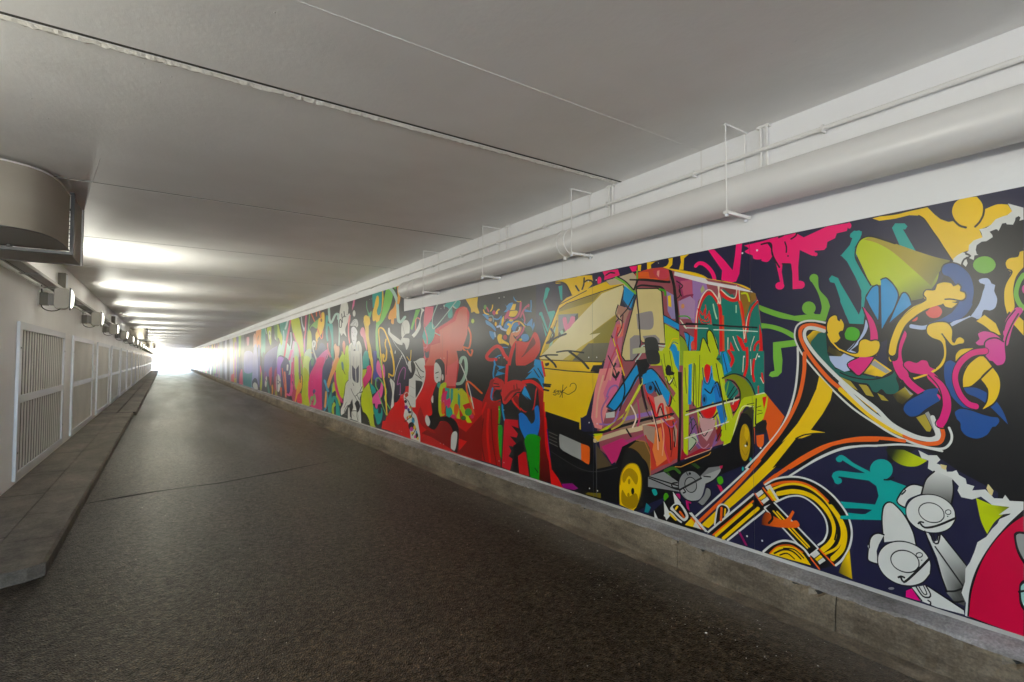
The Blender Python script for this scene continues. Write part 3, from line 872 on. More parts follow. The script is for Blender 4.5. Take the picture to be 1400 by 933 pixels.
s #e60000 22 0.51 5102,-499 5252,-729 5282,-951 5250,-1165
s #780000 15 0.51 5161,-689 5205,-941 5129,-1161
s #e60000 27 0.52 5043,-571 5071,-833 5012,-1157
s #780000 12 0.53 4985,-566 4955,-909 4871,-1171
s #780000 22 0.50 5314,-814 5313,-1018 5266,-1168
f R 5780,-982! 5539,-1017 5709,-1089 5779,-1124!
s B 18 0.53 4957,-323 4985,-430 4928,-472
f #282828 4956,-459! 4928,-367 4817,-331 4776,-447 4844,-474
s #c80000 15 0.53 4956,-471 4886,-469 4795,-445
f #dc1e1e 4717,-268 4732,-298 4773,-321 4831,-332 4889,-327 4932,-307 4948,-277 4932,-247 4889,-223 4831,-213 4774,-219 4732,-240
f #dc1e1e 4943,-224 4900,-201 4831,-206 4817,-243
s K 11 0.53 4929,-269 4831,-273
s K 11 0.53 4923,-306 4817,-299
s g 21 0.54 4817,-523 4811,-611 4822,-701
f #1ea01e 4844,-747 4776,-711 4749,-766 4775,-1090! 4810,-1037
s K 9 0.54 4844,-718 4749,-715
s B 18 0.54 4757,-358 4749,-547 4709,-660
f #dc2828 4776,-403 4736,-284 4554,-219 4381,-227 4286,-279 4333,-349 4503,-366 4605,-436 4683,-484 4749,-474
s #961414 13 0.56 4528,-275 4523,-324
s #961414 13 0.57 4478,-259 4466,-314
s #961414 23 0.56 4709,-442 4579,-348 4429,-313
s K 13 0.55 4776,-403 4749,-482 4683,-491 4579,-427 4478,-350 4321,-342
f #e61414 4579,-420! 4454,-356! 4357,-392! 4405,-534! 4528,-473
f #961414 4541,-417 4454,-384 4405,-506
s R 35 0.60 4357,-233 4216,-221 4104,-257 3996,-331 3965,-407
f #282828 4429,-508! 4429,-369 4286,-265 4104,-284! 4149,-486! 4286,-538
p B 4333,-267 4263,-345 4217,-410 4333,-363 4263,-413 4381,-352
s #dc1e1e 13 0.59 4405,-506 4333,-535 4217,-532 4167,-461 4138,-325 4122,-285
f #b40000>#500000@4061,-321>3937,-1148 4104,-284! 4018,-319! 3966,-575 3935,-829 3896,-1178! 4085,-1190! 4084,-744! 4072,-493!
s R 33 0.61 3997,-383 3976,-602 3960,-832 3895,-1001 3795,-1159
p R 3936,-957 3717,-1192 3896,-1191
s #1e1e96 6 0.62 3956,-677 3925,-853 3885,-1025
f #1478d2 4442,-579 4381,-552 4286,-592 4217,-653! 4172,-595! 4161,-487 4105,-456 4083,-507 4073,-638 4106,-747! 4334,-829! 4430,-703
s K 10 0.57 4444,-586 4430,-703 4334,-822
f #282828 4310,-540! 4161,-500! 4154,-593 4206,-645 4275,-604
f #0a960a 4334,-836 4287,-769 4173,-748 4062,-768 4073,-808! 4085,-1196! 4242,-1186! 4299,-933!
s K 8 0.58 4264,-1036 4242,-1186
s K 10 0.59 4156,-1084 4107,-1115
p #d21428 4709,-646 4454,-635 4442,-718 4579,-704 4454,-775 4479,-820 4605,-821 4479,-889 4528,-924 4630,-924 4579,-974 4630,-1038 4554,-1055 4604,-1190 4762,-1175 4735,-881
p #d20a14 4430,-952 4311,-948 4253,-1182 4430,-1187 4491,-1031
p K 4541,-912 4381,-835 4334,-938 4454,-1011 4430,-1180 4554,-1181 4529,-1037
p #2a2a30 6830,126 6089,115 6080,-749 6293,-357 6740,-543
f #d20a0a 8155,-842! 7378,-403 6750,125! 5701,110! 5854,-368! 5194,-489! 5191,-1177! 6076,-1223! 7691,-1153! 8532,-1173!
p #e10000 8533,-1163 8479,-1038 8340,-1024 8314,-953 8180,-912 8129,-830 7999,-810 7950,-693 7750,-670 7704,-556 7514,-518 7493,-408 7378,-403 6669,7 6088,69 6083,-502 6359,-774 6580,-925 6932,-1182 7318,-1189
p #960000 6580,-941 6080,-779 5573,-889 5193,-640 5191,-1177 5753,-1182 6578,-1071 6893,-1059
f #b40000 6940,-674! 6735,-875 6429,-1005 6814,-966 7021,-835
p R 5754,-991 5542,-1000 5753,-1145
s #c80000 16 0.46 6122,69 6119,-272
s #c80000 13 0.44 6443,120 6405,23
p #505060 6829,92 6748,24 6650,24 6652,123
p #f06464 6670,24 6089,115 5763,111 5854,-338 6084,-348 6440,-105
p #e66450 6174,434! 5867,496 5766,634 5618,657 5551,640 5549,313 5761,12 6019,-77 6778,-84 6654,40 6594,198 6298,229 6329,397
s #c82828 14 0.46 6089,115 6088,22 6120,-195
p #282828 5826,112 5609,109 5376,105 5196,103 5194,-379 5518,-252 5636,-373 5791,-336 5762,-37
f #28282c 6442,-8 6297,10 6173,-55 6154,-164 6153,-289! 6293,-325 6259,-198 6441,-57
f W 6478,-73 6405,-40 6295,-103 6259,-182 6293,-294 6383,-321 6476,-268
s K 12 0.44 6439,-186 6348,-168
s K 10 0.44 6402,-249 6366,-240
f W 6192,-235 6196,-256 6207,-271 6223,-277 6239,-272 6250,-258 6255,-237 6251,-217 6239,-201 6224,-195 6208,-201 6196,-215
f K 6584,-582! 6437,-363 6293,-310 6289,-673 6253,-764! 6013,-742 5818,-799 5755,-925 5799,-1182! 5944,-1173! 5880,-1015 5963,-874 6114,-813 6287,-831! 6467,-961 6695,-937! 6736,-809 6544,-759
f W 6768,-828 6698,-780 6600,-862 6657,-933 6735,-908
f W 5962,-980 5881,-918 5802,-931 5816,-1051 5847,-1130 5879,-1164! 5977,-1148!
f W 6566,-532 6510,-496 6509,-594 6565,-581
f T 6383,-329 6293,-310 6292,-389 6364,-376
f L 6328,-406 6257,-324 6119,-303 6118,-365 6221,-401 6254,-670 6149,-724 6288,-768! 6343,-677
p T 6152,-367 6017,-376 6013,-758 6114,-736
p L 6017,-376 5666,-360 5401,-503 5665,-565 5428,-760 5544,-771 5757,-601 5725,-745 6013,-742
s T 33 0.46 5951,-388 5965,-586
s T 27 0.48 5759,-379 5757,-601
s K 9 0.48 5666,-374 5415,-497
f #e6146e 6238,-465 6084,-410 6117,-505 6082,-579 6184,-633 6255,-560
f O 6185,-556 6150,-631 6183,-727 6253,-702 6237,-590
f #e6146e 6116,-551 6016,-498 5982,-557 6048,-654 6082,-610
f L 5885,-460 5790,-425 5821,-516 5949,-615 6015,-621 5949,-540
f #c8c800 5790,-410 5666,-374 5415,-501 5575,-515
f #e6146e 6014,-712 5851,-705 5819,-740 5947,-752
f O 5852,-563 5757,-586 5788,-677 5851,-728 5900,-642
f T 6081,-656 5981,-618 5932,-690 6030,-744
f #3ca03c 5429,-632 5440,-656 5471,-675 5515,-685 5559,-683 5592,-669 5604,-647 5592,-623 5560,-603 5516,-594 5472,-596 5440,-611
f #dc3264 5377,-681 5384,-695 5402,-706 5428,-711 5454,-711 5473,-703 5480,-691 5473,-677 5454,-666 5428,-661 5403,-662 5384,-669
f #3c7828 5574,-717 5582,-732 5606,-745 5639,-752 5673,-751 5697,-743 5707,-729 5698,-714 5673,-701 5640,-694 5607,-695 5583,-703
s #aac8b4 38 0.48 5730,-37 5685,21 5609,21 5572,-65 5592,-182 5698,-288 5807,-307
s W 12 0.49 5715,-59 5607,-182 5488,-366 5386,-586
s O 21 0.49 5372,-656 5487,-494 5561,-355 5518,-267 5194,-393
s O 21 0.50 5549,108 5461,49 5418,106
f T 6881,341! 6786,472! 6629,531 6507,484 6461,403 6504,300 6625,225 6782,229
p #e6647d 6790,757 6510,740 6538,591 6629,531 6786,459 6836,611
s #e6647d 14 0.42 6820,597 6818,474 6720,308 6734,174 6846,170
s #e6647d 14 0.42 6846,163 6779,0
p #64b43c 7123,744 6953,737 7154,563 7258,441 7312,472
s #e66464 15 0.41 7118,434 7120,589 7052,619 6984,594
f T 6191,719! 6108,749 5767,754 5741,704 5817,656 5946,698 5945,575 6025,543 6079,584 6053,670
s J 13 0.44 6391,756 6523,616 6552,513 6491,431 5843,749
s J 13 0.44 6460,370 6314,330
s #e6e6e6 10 0.45 6191,732 6185,706
f W 7685,431 7668,549 7573,610 7442,606 7360,546 7348,459 7365,402! 7512,394 7644,340
s #8c8c8c 6 0.39 7629,547 7550,396
f W 8262,520 8189,524 8153,452 7943,381 7624,280! 7642,229 7900,273 8238,424
f W 6920,727! 6953,751 6854,736 6821,706 6886,683 6951,578 6949,467 7099,363 7238,312! 7292,356 7118,434 6984,566
p #32323a 7512,379 7329,401 7150,309 6881,314 6812,54 6908,-13 7357,-42 7621,133
f W 7682,282 7663,341 7511,336! 7363,316 7380,216 7470,152 7547,249
s W 6 0.37 8186,422 7899,228 7581,73 7447,-79
s W 6 0.38 7831,-94 7658,67
s Y 11 0.40 7450,43 7321,-13 7288,142
f W 7957,107 7938,152 7912,121 7936,91
f W 7392,-90! 7321,-35 7042,-27 6942,20 6811,13 6778,-84!
f W 7383,-135! 7385,-27 7162,-27 6910,24 6827,-59 6765,-210 6862,-398 7110,-600! 7376,-511! 7247,-221!
f K 7358,-224 7269,-186 7294,-45 7206,-27 7117,-131 7246,-274
s K 13 0.41 7119,-44 6948,-146 6825,-178
s K 10 0.41 7075,-130 6947,-248 6824,-245
s K 10 0.41 7116,-218 6905,-281
f #28282c 7115,-305! 6863,-331 7026,-509 7110,-566!
p W 7357,-295 7115,-270 7108,-704 7238,-714 7375,-546
s #aaaaaa 5 0.40 7333,-401 7156,-429
s #aaaaaa 5 0.40 7308,-542 7153,-568
f W 7560,-557 7422,-495 7285,-576 7237,-749 7063,-839 6934,-1098! 6932,-1191! 7274,-1183! 7367,-973 7554,-884 7510,-735
p #c83c14 7537,-537 7422,-495 7375,-546 7489,-589
f K 7433,-639 7440,-652 7460,-663 7488,-668 7516,-667 7536,-659 7544,-647 7537,-634 7517,-623 7489,-618 7461,-619 7440,-627
f #8c1482 7399,-727 7407,-743 7431,-757 7463,-764 7495,-762 7519,-752 7528,-736 7520,-719 7496,-706 7464,-699 7432,-701 7408,-711
f Y 7251,-715 7258,-725 7278,-732 7304,-737 7331,-737 7351,-732 7358,-723 7351,-714 7332,-706 7305,-702 7278,-702 7258,-707
f K 7263,-787 7271,-796 7294,-804 7325,-809 7357,-810 7380,-805 7389,-797 7380,-787 7357,-779 7326,-774 7295,-774 7272,-778
f #32a0d2 7130,-897 7138,-918 7160,-936 7190,-944 7221,-942 7244,-929 7252,-909 7244,-887 7222,-869 7192,-861 7161,-864 7139,-877
f Y 7240,-855 7248,-868 7270,-879 7302,-885 7333,-885 7356,-878 7365,-866 7357,-853 7334,-842 7302,-836 7271,-836 7248,-843
f #e66414 7378,-867 7383,-889 7396,-906 7414,-914 7432,-910 7446,-895 7451,-874 7447,-852 7434,-835 7416,-828 7397,-832 7384,-847
f K 7142,-985 7156,-1016 7197,-1042 7254,-1056 7312,-1055 7355,-1038 7371,-1009 7356,-977 7314,-951 7256,-937 7199,-939 7157,-957
f #c82896 7193,-1034 7201,-1052 7223,-1067 7254,-1076 7285,-1074 7308,-1064 7316,-1047 7308,-1029 7286,-1014 7255,-1005 7224,-1007 7201,-1017
f Y 7065,-994 7072,-1012 7094,-1027 7124,-1035 7154,-1033 7176,-1023 7185,-1007 7177,-988 7155,-973 7125,-966 7095,-967 7073,-977
f #1e3c96 7326,-756 7332,-769 7348,-780 7371,-785 7394,-783 7410,-776 7417,-764 7411,-751 7394,-740 7372,-735 7349,-737 7332,-744
f Y 7140,-1088 7149,-1100 7174,-1111 7209,-1118 7244,-1119 7270,-1114 7280,-1105 7270,-1093 7245,-1083 7210,-1076 7175,-1074 7149,-1079
f K 7008,-1107 7014,-1128 7033,-1146 7058,-1154 7083,-1152 7102,-1139 7109,-1119 7103,-1098 7085,-1081 7059,-1072 7034,-1075 7015,-1087
f #e6148c 7088,-1134 7092,-1147 7105,-1157 7122,-1162 7139,-1161 7152,-1154 7156,-1142 7152,-1130 7140,-1119 7122,-1114 7105,-1115 7093,-1122
f #32a0d2 7026,-1058 7030,-1069 7042,-1078 7059,-1082 7076,-1082 7089,-1075 7093,-1066 7089,-1055 7077,-1046 7060,-1041 7043,-1042 7030,-1048
f Y 6982,-1146 6987,-1159 6999,-1169 7015,-1175 7032,-1173 7045,-1166 7049,-1155 7045,-1142 7033,-1132 7016,-1127 6999,-1128 6987,-1135
s K 11 0.39 7536,-592 7374,-635 7236,-819 7506,-951
s K 10 0.40 7236,-854 7061,-976 7231,-1134
f W 7531,-845 7439,-801 7370,-831 7460,-893 7506,-915
f W 7148,-846 7062,-890 6955,-1067 6975,-1120 7103,-981
p H 2154,756 2048,599 2055,536 1986,507 1947,512 1924,560 1914,641 1901,752 1943,758 1953,679 1971,588 2035,671 2105,749
s H 26 0.89 2254,660 2230,675 2192,666 2144,624 2114,576 2106,532 2103,478
f H 1888,737! 1752,742! 1732,720 1703,666 1704,637 1734,607 1774,621 1764,637 1733,642 1784,630 1826,642 1830,663 1862,679 1883,698 1856,713
p H 1762,741 1701,749 1629,749 1559,751 1514,716 1384,753 1272,748 1285,706 1336,703 1345,678 1386,664 1391,634 1404,622 1455,627 1451,599 1468,599 1538,646 1549,546 1548,452 1515,443 1529,417 1584,419 1584,513 1590,572 1641,583 1647,531 1637,463 1640,430 1678,435 1685,459 1658,471 1676,564 1712,716
f H 1261,731 1263,723 1267,717 1273,716 1278,720 1282,727 1283,736 1282,744 1277,749 1272,751 1267,747 1263,740
f H 1439,603 1441,598 1445,595 1451,594 1457,597 1461,602 1463,607 1461,613 1457,616 1451,616 1445,614 1440,609
f H 1633,445 1637,435 1647,427 1661,426 1675,430 1685,440 1688,452 1684,463 1674,470 1660,472 1646,467 1636,457
f H 1513,437 1517,425 1527,418 1540,416 1554,421 1563,431 1567,443 1563,455 1553,463 1539,464 1526,459 1516,449
s K 10 0.99 1772,723 1712,718 1703,646 1661,562
s K 9 1.01 1625,710 1616,679 1617,646
f K 1602,622 1603,619 1605,617 1608,617 1611,618 1613,621 1613,624 1612,626 1610,628 1608,628 1605,627 1603,625
s K 10 1.03 1587,721 1559,735 1554,750
s K 9 1.00 1662,744 1634,750
s K 9 1.00 1642,580 1597,572
f G 1438,466 1442,453 1451,445 1463,443 1475,448 1484,459 1487,472 1483,484 1474,492 1462,494 1450,489 1441,479
f G 1484,467! 1439,466! 1434,402 1393,344 1379,298! 1404,220! 1507,217 1597,237 1672,256 1780,303 1795,324 1795,344 1779,337 1681,295 1578,259! 1501,263! 1506,272 1466,269 1462,262! 1432,258! 1423,302 1443,385
f G 1456,296 1462,277 1476,264 1494,261 1513,267 1527,282 1532,302 1526,321 1512,334 1493,337 1474,330 1461,315
f G 1781,229! 1692,209 1616,177 1571,147! 1580,124 1654,165 1732,192 1782,195!
p G 1709,106 1562,119 1563,82 1661,70 1653,-1 1659,-77 1683,-101 1718,-107 1739,-98 1727,-76 1702,-68 1710,8
p T 1269,685 1250,700 1211,688 1220,654 1260,588 1265,555 1225,463 1196,408 1175,381 1208,359 1218,276 1237,244 1222,242 1207,250 1216,183 1246,176 1276,195 1302,248 1317,302 1347,410 1354,428 1375,435 1382,454 1366,472 1334,452 1304,370 1237,244 1217,318 1234,396 1277,505 1315,572 1275,617 1258,661
p T 1074,678 1060,698 1019,689 1008,672 1017,658 1027,660 1008,616 977,542 1016,553 1045,587
p T 1321,577 1275,522 1231,430 1217,360 1227,277 1236,242 1279,332 1324,416 1326,320 1296,239 1252,172 1217,191 1212,275 1199,358 1172,389 1208,460 1244,534 1234,618 1265,589
p N 1321,577 1297,560 1249,449 1221,369 1223,276 1236,242 1279,332 1324,424
p T 1324,424 1279,332 1236,242 1219,284 1213,200 1252,172 1282,195 1326,320
p T 1271,677 1259,692 1225,697 1212,686 1214,669 1253,621 1264,589 1262,554 1237,499 1197,425 1169,388 1203,342 1220,225 1223,293 1219,360 1238,448 1282,531 1317,576 1272,625 1252,657 1268,667
f L>#5f6420@1012,417>957,301 1243,577! 1230,630 1196,653 1159,649 1062,594 977,542 902,499 834,468! 879,445 899,372 957,301 1002,289 1055,326 1101,380 1176,393!
f Q>#787828@1012,417>906,357 1204,642! 1159,649 1062,594 977,542 902,499 834,468! 880,430 918,358! 979,437 1077,556 1146,614
s K 8 1.14 1176,393 1243,542 1244,594 1226,638 1196,655 1159,649 1062,594
p Y 1161,747 1128,749 1025,748 979,746 926,751 897,706 874,677 844,657 823,658 798,626 742,607 734,598 724,559 738,555 766,538 775,507 795,503 834,468 882,583 932,683 960,715 999,726 1059,722 1129,727
s K 7 1.19 1128,753 1058,746 998,749 926,751
s K 7 1.24 960,715 941,696 923,661 834,468
f Y 721,689! 713,686! 670,698 635,688! 622,655! 640,641 671,631 693,611 734,598 748,612 725,647
f Y 830,701 818,743 789,760! 739,751! 720,711 722,661 736,627 753,609! 787,616! 815,652
s K 10 1.29 825,662 804,631 781,617
s K 10 1.33 748,614 733,630 719,660 715,687
p K 587,632 605,630 621,600 641,605 656,608 673,585 699,583 690,553 727,538 749,520 745,491 757,463 785,479 780,445 797,444 843,474 881,369 957,301 1022,291 1085,184 1142,121 1254,41 1333,-18 1383,-97 1484,-64 1524,117 1410,198 1329,207 1107,120 1122,-542 987,-434 901,-475 832,-522 620,-632
p W 635,693 586,662 587,610 600,608 596,621 602,629 612,624 614,611 621,595 641,601 643,608 656,608 663,590 669,577 673,585 678,587 699,580 690,563 689,553 711,539 727,540 745,527 749,506 746,487 740,481 754,481 757,460 785,481 779,448 786,433 797,448 805,445 832,464 830,479 816,492 795,503 784,497 774,507 772,532 755,551 724,559 726,578 734,598 710,600 693,611 677,632 650,640 639,641 622,655
s K 9 1.30 800,448 791,469 768,480 784,494
f Y 3856,748! 3637,755! 3538,751 3424,752! 3314,739! 3297,669! 3406,613 3578,593 3637,678 3739,737!
s K 12 0.65 3856,745 3739,731 3667,702 3617,637 3588,588
f Y 3534,692 3519,748 3471,754 3424,742 3420,691 3453,644 3481,621 3515,644
s K 15 0.67 3529,672 3500,636 3485,622
s K 15 0.68 3415,728 3421,672 3443,630
s K 15 0.69 3415,690 3369,703 3315,687 3297,663
p H 3183,752 3140,752 3002,746 2981,694 3091,683 3166,677 3158,712
f H 3244,699 3226,715 3200,700 3201,663 3241,656
s K 13 0.72 3141,716 3091,730 3042,720
p H 2877,748 2795,745 2803,703 2848,704
p Y 2788,746 2752,746 2759,697 2788,701
p Y 2694,754 2653,753 2667,689 2692,688
p Y 2505,745 2458,748 2458,696 2519,673 2559,684
p Y 2687,750 2450,750 2456,700 2485,676 2663,683
f N 2656,731! 2614,748! 2495,753! 2484,733 2508,699 2590,692! 2651,681!
p Y 2383,753 2308,754 2351,730 2357,648 2396,654 2378,707
f w 2577,731 2577,729 2580,727 2583,727 2586,728 2588,730 2588,733 2588,735 2585,737 2582,737 2579,736 2577,734
p #e65a0a 1763,-208 1647,-341 1697,-452 1742,-509 1758,-434 1784,-375
p O 1850,-431 1836,-429 1838,-531 1852,-533
f O 1827,-477! 1777,-462! 1780,-523 1801,-548 1822,-538
f Y 2554,696! 2440,665 2278,619 2197,586 2157,558! 1988,511 1899,480 1849,445 1988,478 2440,633
p #a0505a 2843,669 2738,689 2663,703 2543,694 2440,651 2177,561 1943,493 1849,441 1812,401 1796,360 1779,185 1770,-36 1765,54 1770,-208 1747,-233 1756,-294 1779,-366 1840,-425 1833,-283 1905,-306 1988,-533 2146,-592 2401,-723 2674,-879 2949,-896 3223,-766 3273,-531 2984,191
p #d24632 2816,685 2688,701 2555,694 2485,662 2481,582 2521,583 2739,630 2870,662
f #d23c50 2633,679 2578,685 2508,670 2486,630 2509,605 2579,609 2615,638
p #f0a096 2596,674 2573,675 2579,623 2600,645
p #c8b496 3141,668 3010,680 2931,687 2840,697 2804,658 2820,525 2932,595 3092,623
p O 2781,689 2681,680 2668,629 2600,620 2560,594 2782,639
s G 21 0.75 3026,682 2932,629 2857,563 2812,524
s K 9 0.75 3010,686 2917,633 2834,555
s G 13 0.77 2796,702 2797,624 2827,548
p Y 4083,25 3980,204 3772,519 3658,575 3388,624 3141,662 3092,623 2932,618 3190,-20 3396,-487 3452,-517 3625,-494 4016,-411 3992,-85
p Y 3993,-91 3223,-109 3473,-514 3469,-624 3995,-504
p #c8aa1e 4053,32 3761,485 3658,516 2948,611 2937,572 2997,381 3097,104 3164,-14 4049,-2
p #a08c28 3761,485 3658,516 3193,589 3298,508 3579,476 3772,452
p #5a5a50 3772,425 3498,418 3500,96 3789,96
f #e678a0 3716,368 3679,405 3639,376 3599,413 3544,398 3550,332 3600,270 3640,226 3690,287
s #9bc3aa 29 0.65 3762,304 3681,181 3661,102
s #9bc3aa 22 0.63 3837,308 3869,201 3936,65
s #e696aa 34 0.66 3601,159 3601,101
f Y 3507,252 3509,242 3516,235 3526,233 3536,236 3543,244 3545,254 3543,264 3535,271 3526,274 3516,270 3509,263
p #e6d7a0 3193,565 2948,608 2937,572 3005,387 3309,243 3210,229 3661,-5 4060,8 4048,42 3580,320
p #cfb64a 3301,181 3373,144 3641,-12 3743,-13 3447,123
p #968719 3010,376 3080,139 3301,145 3301,181 3210,229 3354,218
p #6e6950 3364,144 3080,141 3114,45 3190,-20 3582,-8
p #8c8c8c 3779,426 3511,417 3639,324 3779,251
s #e678a0 39 0.65 3690,379 3660,299 3599,335 3579,379
l K 7 0.71 3766,478 3658,520 3407,556 2948,613 2936,578 3005,370 3097,104 3147,9 3190,-21 3662,-12 4060,-2
l K 8 0.61 4083,25 4025,136 3772,519 3388,611
l K 10 0.65 3992,-85 3642,-104 3225,-113
l K 8 0.62 3800,373 3924,175
s K 21 0.62 3891,297 3848,234 3913,182 3957,162
s K 18 0.63 3670,240 3826,206 3924,161
s K 14 0.62 4083,28 3958,45 3795,44
s K 19 0.63 3980,36 3849,-36 3817,-69
s K 14 0.65 3806,71 3641,82 3429,62
s K 20 0.67 3621,75 3448,-14 3366,-76
f K 3992,-37! 3925,-29 3925,-50 3958,-64! 3981,-61
p K 3303,-48 3195,-45 3220,-110 3343,-103
p #c86482 3096,175 3014,335 2934,422 2873,440 2952,216 2985,20 3019,-168 3217,-174
p #e8695a 3030,289 2936,295 2952,193 3015,172
p #b4826e 3005,451 2873,405 2936,295 3030,324
p B 2932,601 2827,526 2858,404 2949,481
s #1e4664 14 0.76 2949,481 2866,399 2820,514
p C 2813,496 2772,252 2766,130 2796,31 2848,-7 2931,-7 2970,32 2953,101
p C 2800,562 2594,539 2558,518 2527,118 2737,132 2770,164 2786,320
f #9b9191 2807,361! 2657,372 2637,332 2638,256 2673,231 2794,240!
p #9b9191 2878,-2 2879,167 2831,194 2770,191 2766,130 2796,36 2841,-4
p #9b9191 2744,185 2619,189 2579,157 2579,123 2716,134
l K 10 0.77 2805,563 2785,376 2766,130 2796,36 2848,-8 2931,-9 2970,32 2953,112 2805,512
l K 10 0.80 2805,563 2594,541 2554,513 2524,117 2745,132
s K 16 0.77 2827,560 2804,602 2782,631 2641,609 2482,573
s K 15 0.79 2805,574 2754,583 2641,563 2560,545 2528,515
s g 15 0.81 2574,531 2528,515 2522,483
l K 10 0.75 3030,313 2904,408 2827,515
l K 12 0.73 3080,198 3001,32 2941,-165
s R 10 0.73 3006,265 3031,172 2985,32 2955,-71
s Y 9 0.73 3064,173 3017,55 2940,-127
s #c8dcd2 10 0.77 2819,-13 2760,53 2745,108 2620,110 2527,103 2501,134
p #f08c8c 3223,-79 2963,-61 3003,-217 3144,-426 3207,-592 3291,-587 3334,-502 3288,-259
p #e66e96 3100,-135 2964,-117 3043,-304 3143,-397 3183,-283
s K 20 0.73 3040,-34 3080,-91 3041,-148 3002,-104
s V 14 0.72 3143,-310 3101,-236 3022,-218 2985,-329 3065,-519 3227,-550
p L 2967,-468 2710,-85 2610,-96 2485,-322 2548,-352 2677,-150 2746,-193 2892,-392 3249,-670 3313,-649
p B 3143,-397 2815,-46 2710,-31 2966,-370 3083,-428
p B 2728,-85 2643,-71 2472,-270 2525,-357 2677,-164 2798,-127
s K 12 0.75 3143,-397 2889,-116 2797,-5
s K 14 0.75 3123,-427 3044,-421 2890,-254 2798,-127 2711,-105 2524,-350
s #1e3c5a 17 0.71 3133,-396 3073,-420
f #1482be 2631,-212 2638,-234 2655,-252 2679,-259 2702,-254 2720,-239 2726,-216 2719,-193 2701,-176 2677,-169 2654,-174 2637,-190
f K 2658,-213 2660,-224 2666,-232 2675,-235 2683,-233 2689,-225 2692,-215 2689,-204 2683,-196 2674,-193 2666,-195 2660,-203
s K 10 0.78 2726,-192 2694,-164 2636,-189 2625,-240
p #e65050 2713,-258 2645,-281 2613,-357 2647,-386
p #9b7864 2873,-390 2747,-273 2614,-435 2648,-517 2969,-607 3007,-556
s V 30 0.76 2949,-480 2784,-437 2614,-396
p #d23232 2596,-304 2471,-245 2478,-749 2669,-833 2599,-563
p #f07832 2548,-352 2501,-348 2476,-573 2569,-687
p #e6b496 2681,-481 2599,-498 2617,-669 2667,-650
s K 20 0.77 2780,-113 2747,-273 2714,-378
p #c8c8c0 3154,-449 3050,-426 3054,-476 3154,-492
p K 2815,-5 2709,8 2676,-45 2728,-125 2781,-140
p #cd286e 3208,-738 2969,-635 2895,-653 3009,-808 3088,-863
p #b43c78 2951,-661 2682,-547 2822,-630 2895,-660
l K 21 0.74 3469,-655 3186,-612 2968,-537 2715,-458 2474,-399
l #d7be96 36 0.74 3292,-698 2969,-586 2821,-549 2474,-435
s K 15 0.74 2921,-560 2876,-610
p #5a4b32 3282,-719 3088,-878 3273,-938
p Y 3313,-666 3187,-633 3250,-700
p K 3469,-624 3314,-671 3273,-938 3048,-864 2970,-705 2822,-630 2684,-665 2683,-888 2740,-1136 2828,-1190 3013,-1172 3296,-1193 3686,-1185 3889,-1046 3981,-503
p #16161a 3981,-503 3487,-562 3487,-631 3981,-561
s #6e6e66 7 0.62 3928,-697 3771,-723
s #6e6e66 7 0.62 3928,-731 3784,-754
s #6e6e66 7 0.62 3928,-764 3784,-786
s #6e6e66 7 0.62 3923,-796 3784,-821
p w 3779,-685 3470,-736 3466,-899 3764,-835
p O 3470,-739 3369,-753 3347,-772 3359,-916 3466,-901
s K 18 0.67 3779,-685 3465,-736 3358,-751 3341,-801 3359,-921 3466,-901 3764,-835 3779,-685
s #3a3a3a 8 0.66 3889,-882 3517,-966 3294,-964 3029,-882
f #785a28 2822,-644! 2717,-637 2681,-704 2683,-888! 2719,-789 2823,-738 2933,-727!
f #1e1e1e 2914,-711 2805,-722 2719,-815 2712,-893! 2740,-1109! 2828,-1183! 2973,-1025 2971,-830
f Y 3002,-1016 2972,-900 2897,-829 2815,-825 2769,-904 2777,-1038 2819,-1141 2855,-1190! 3003,-1177!
f #b48c00 2972,-941 2925,-878 2861,-866 2807,-911 2826,-981 2898,-927 2954,-993
f #a88200 2974,-1052 2918,-1096 2827,-1049 2810,-1112 2864,-1178 2975,-1163
f K 2845,-1036 2847,-1050 2853,-1062 2861,-1067 2869,-1065 2875,-1056 2877,-1043 2875,-1029 2869,-1018 2860,-1013 2852,-1015 2847,-1023
f #a88200 2885,-969 2887,-980 2892,-989 2898,-993 2905,-991 2910,-984 2911,-974 2909,-962 2904,-954 2898,-949 2892,-951 2887,-958
f #a88200 2894,-1077 2896,-1087 2901,-1095 2907,-1099 2913,-1097 2918,-1091 2920,-1082 2918,-1072 2913,-1064 2907,-1060 2900,-1062 2896,-1068
s #b48c00 7 0.76 2996,-1015 2968,-902 2897,-832 2815,-827 2772,-904 2781,-1039 2828,-1156
l #b4783c 7 0.77 2683,-888 2676,-729 2734,-632 2822,-633
p #960078 3736,-1155 3589,-1121 3507,-1151 3566,-1178 3723,-1189
p #7d6e0f 3383,-1160 3222,-1133 3220,-1173 3417,-1182
s #5a5a5a 4 0.69 3271,-703 3271,-1173
l R 20 0.61 4035,-23 3993,-158
s #141414 7 0.63 3818,-288 3844,-296 3849,-309 3823,-315 3813,-327 3833,-338 3860,-333
s #141414 7 0.63 3802,-297 3771,-292 3797,-326 3761,-321
s #141414 6 0.64 3756,-288 3746,-310 3726,-287
s #141414 6 0.64 3726,-287 3741,-326 3761,-353
s #141414 6 0.64 3715,-235 3723,-296 3726,-355
s #141414 6 0.65 3661,-252 3721,-299 3691,-308 3642,-321 3598,-306 3541,-275 3529,-234 3559,-214 3602,-224 3615,-247
s #141414 5 0.63 3865,-317 3818,-301 3756,-305 3701,-286
l K 15 0.61 4021,-240 3899,-242
l K 18 0.61 4008,-257 3912,-259
l K 18 0.61 4008,-294 3934,-299
p #0f7d6e 2124,59 1767,54 1770,-208 1828,-251 1855,-177 1902,-116 1980,-90 2063,-120
s #f0a08c 16 0.72 3100,-167 3066,-37 3017,32
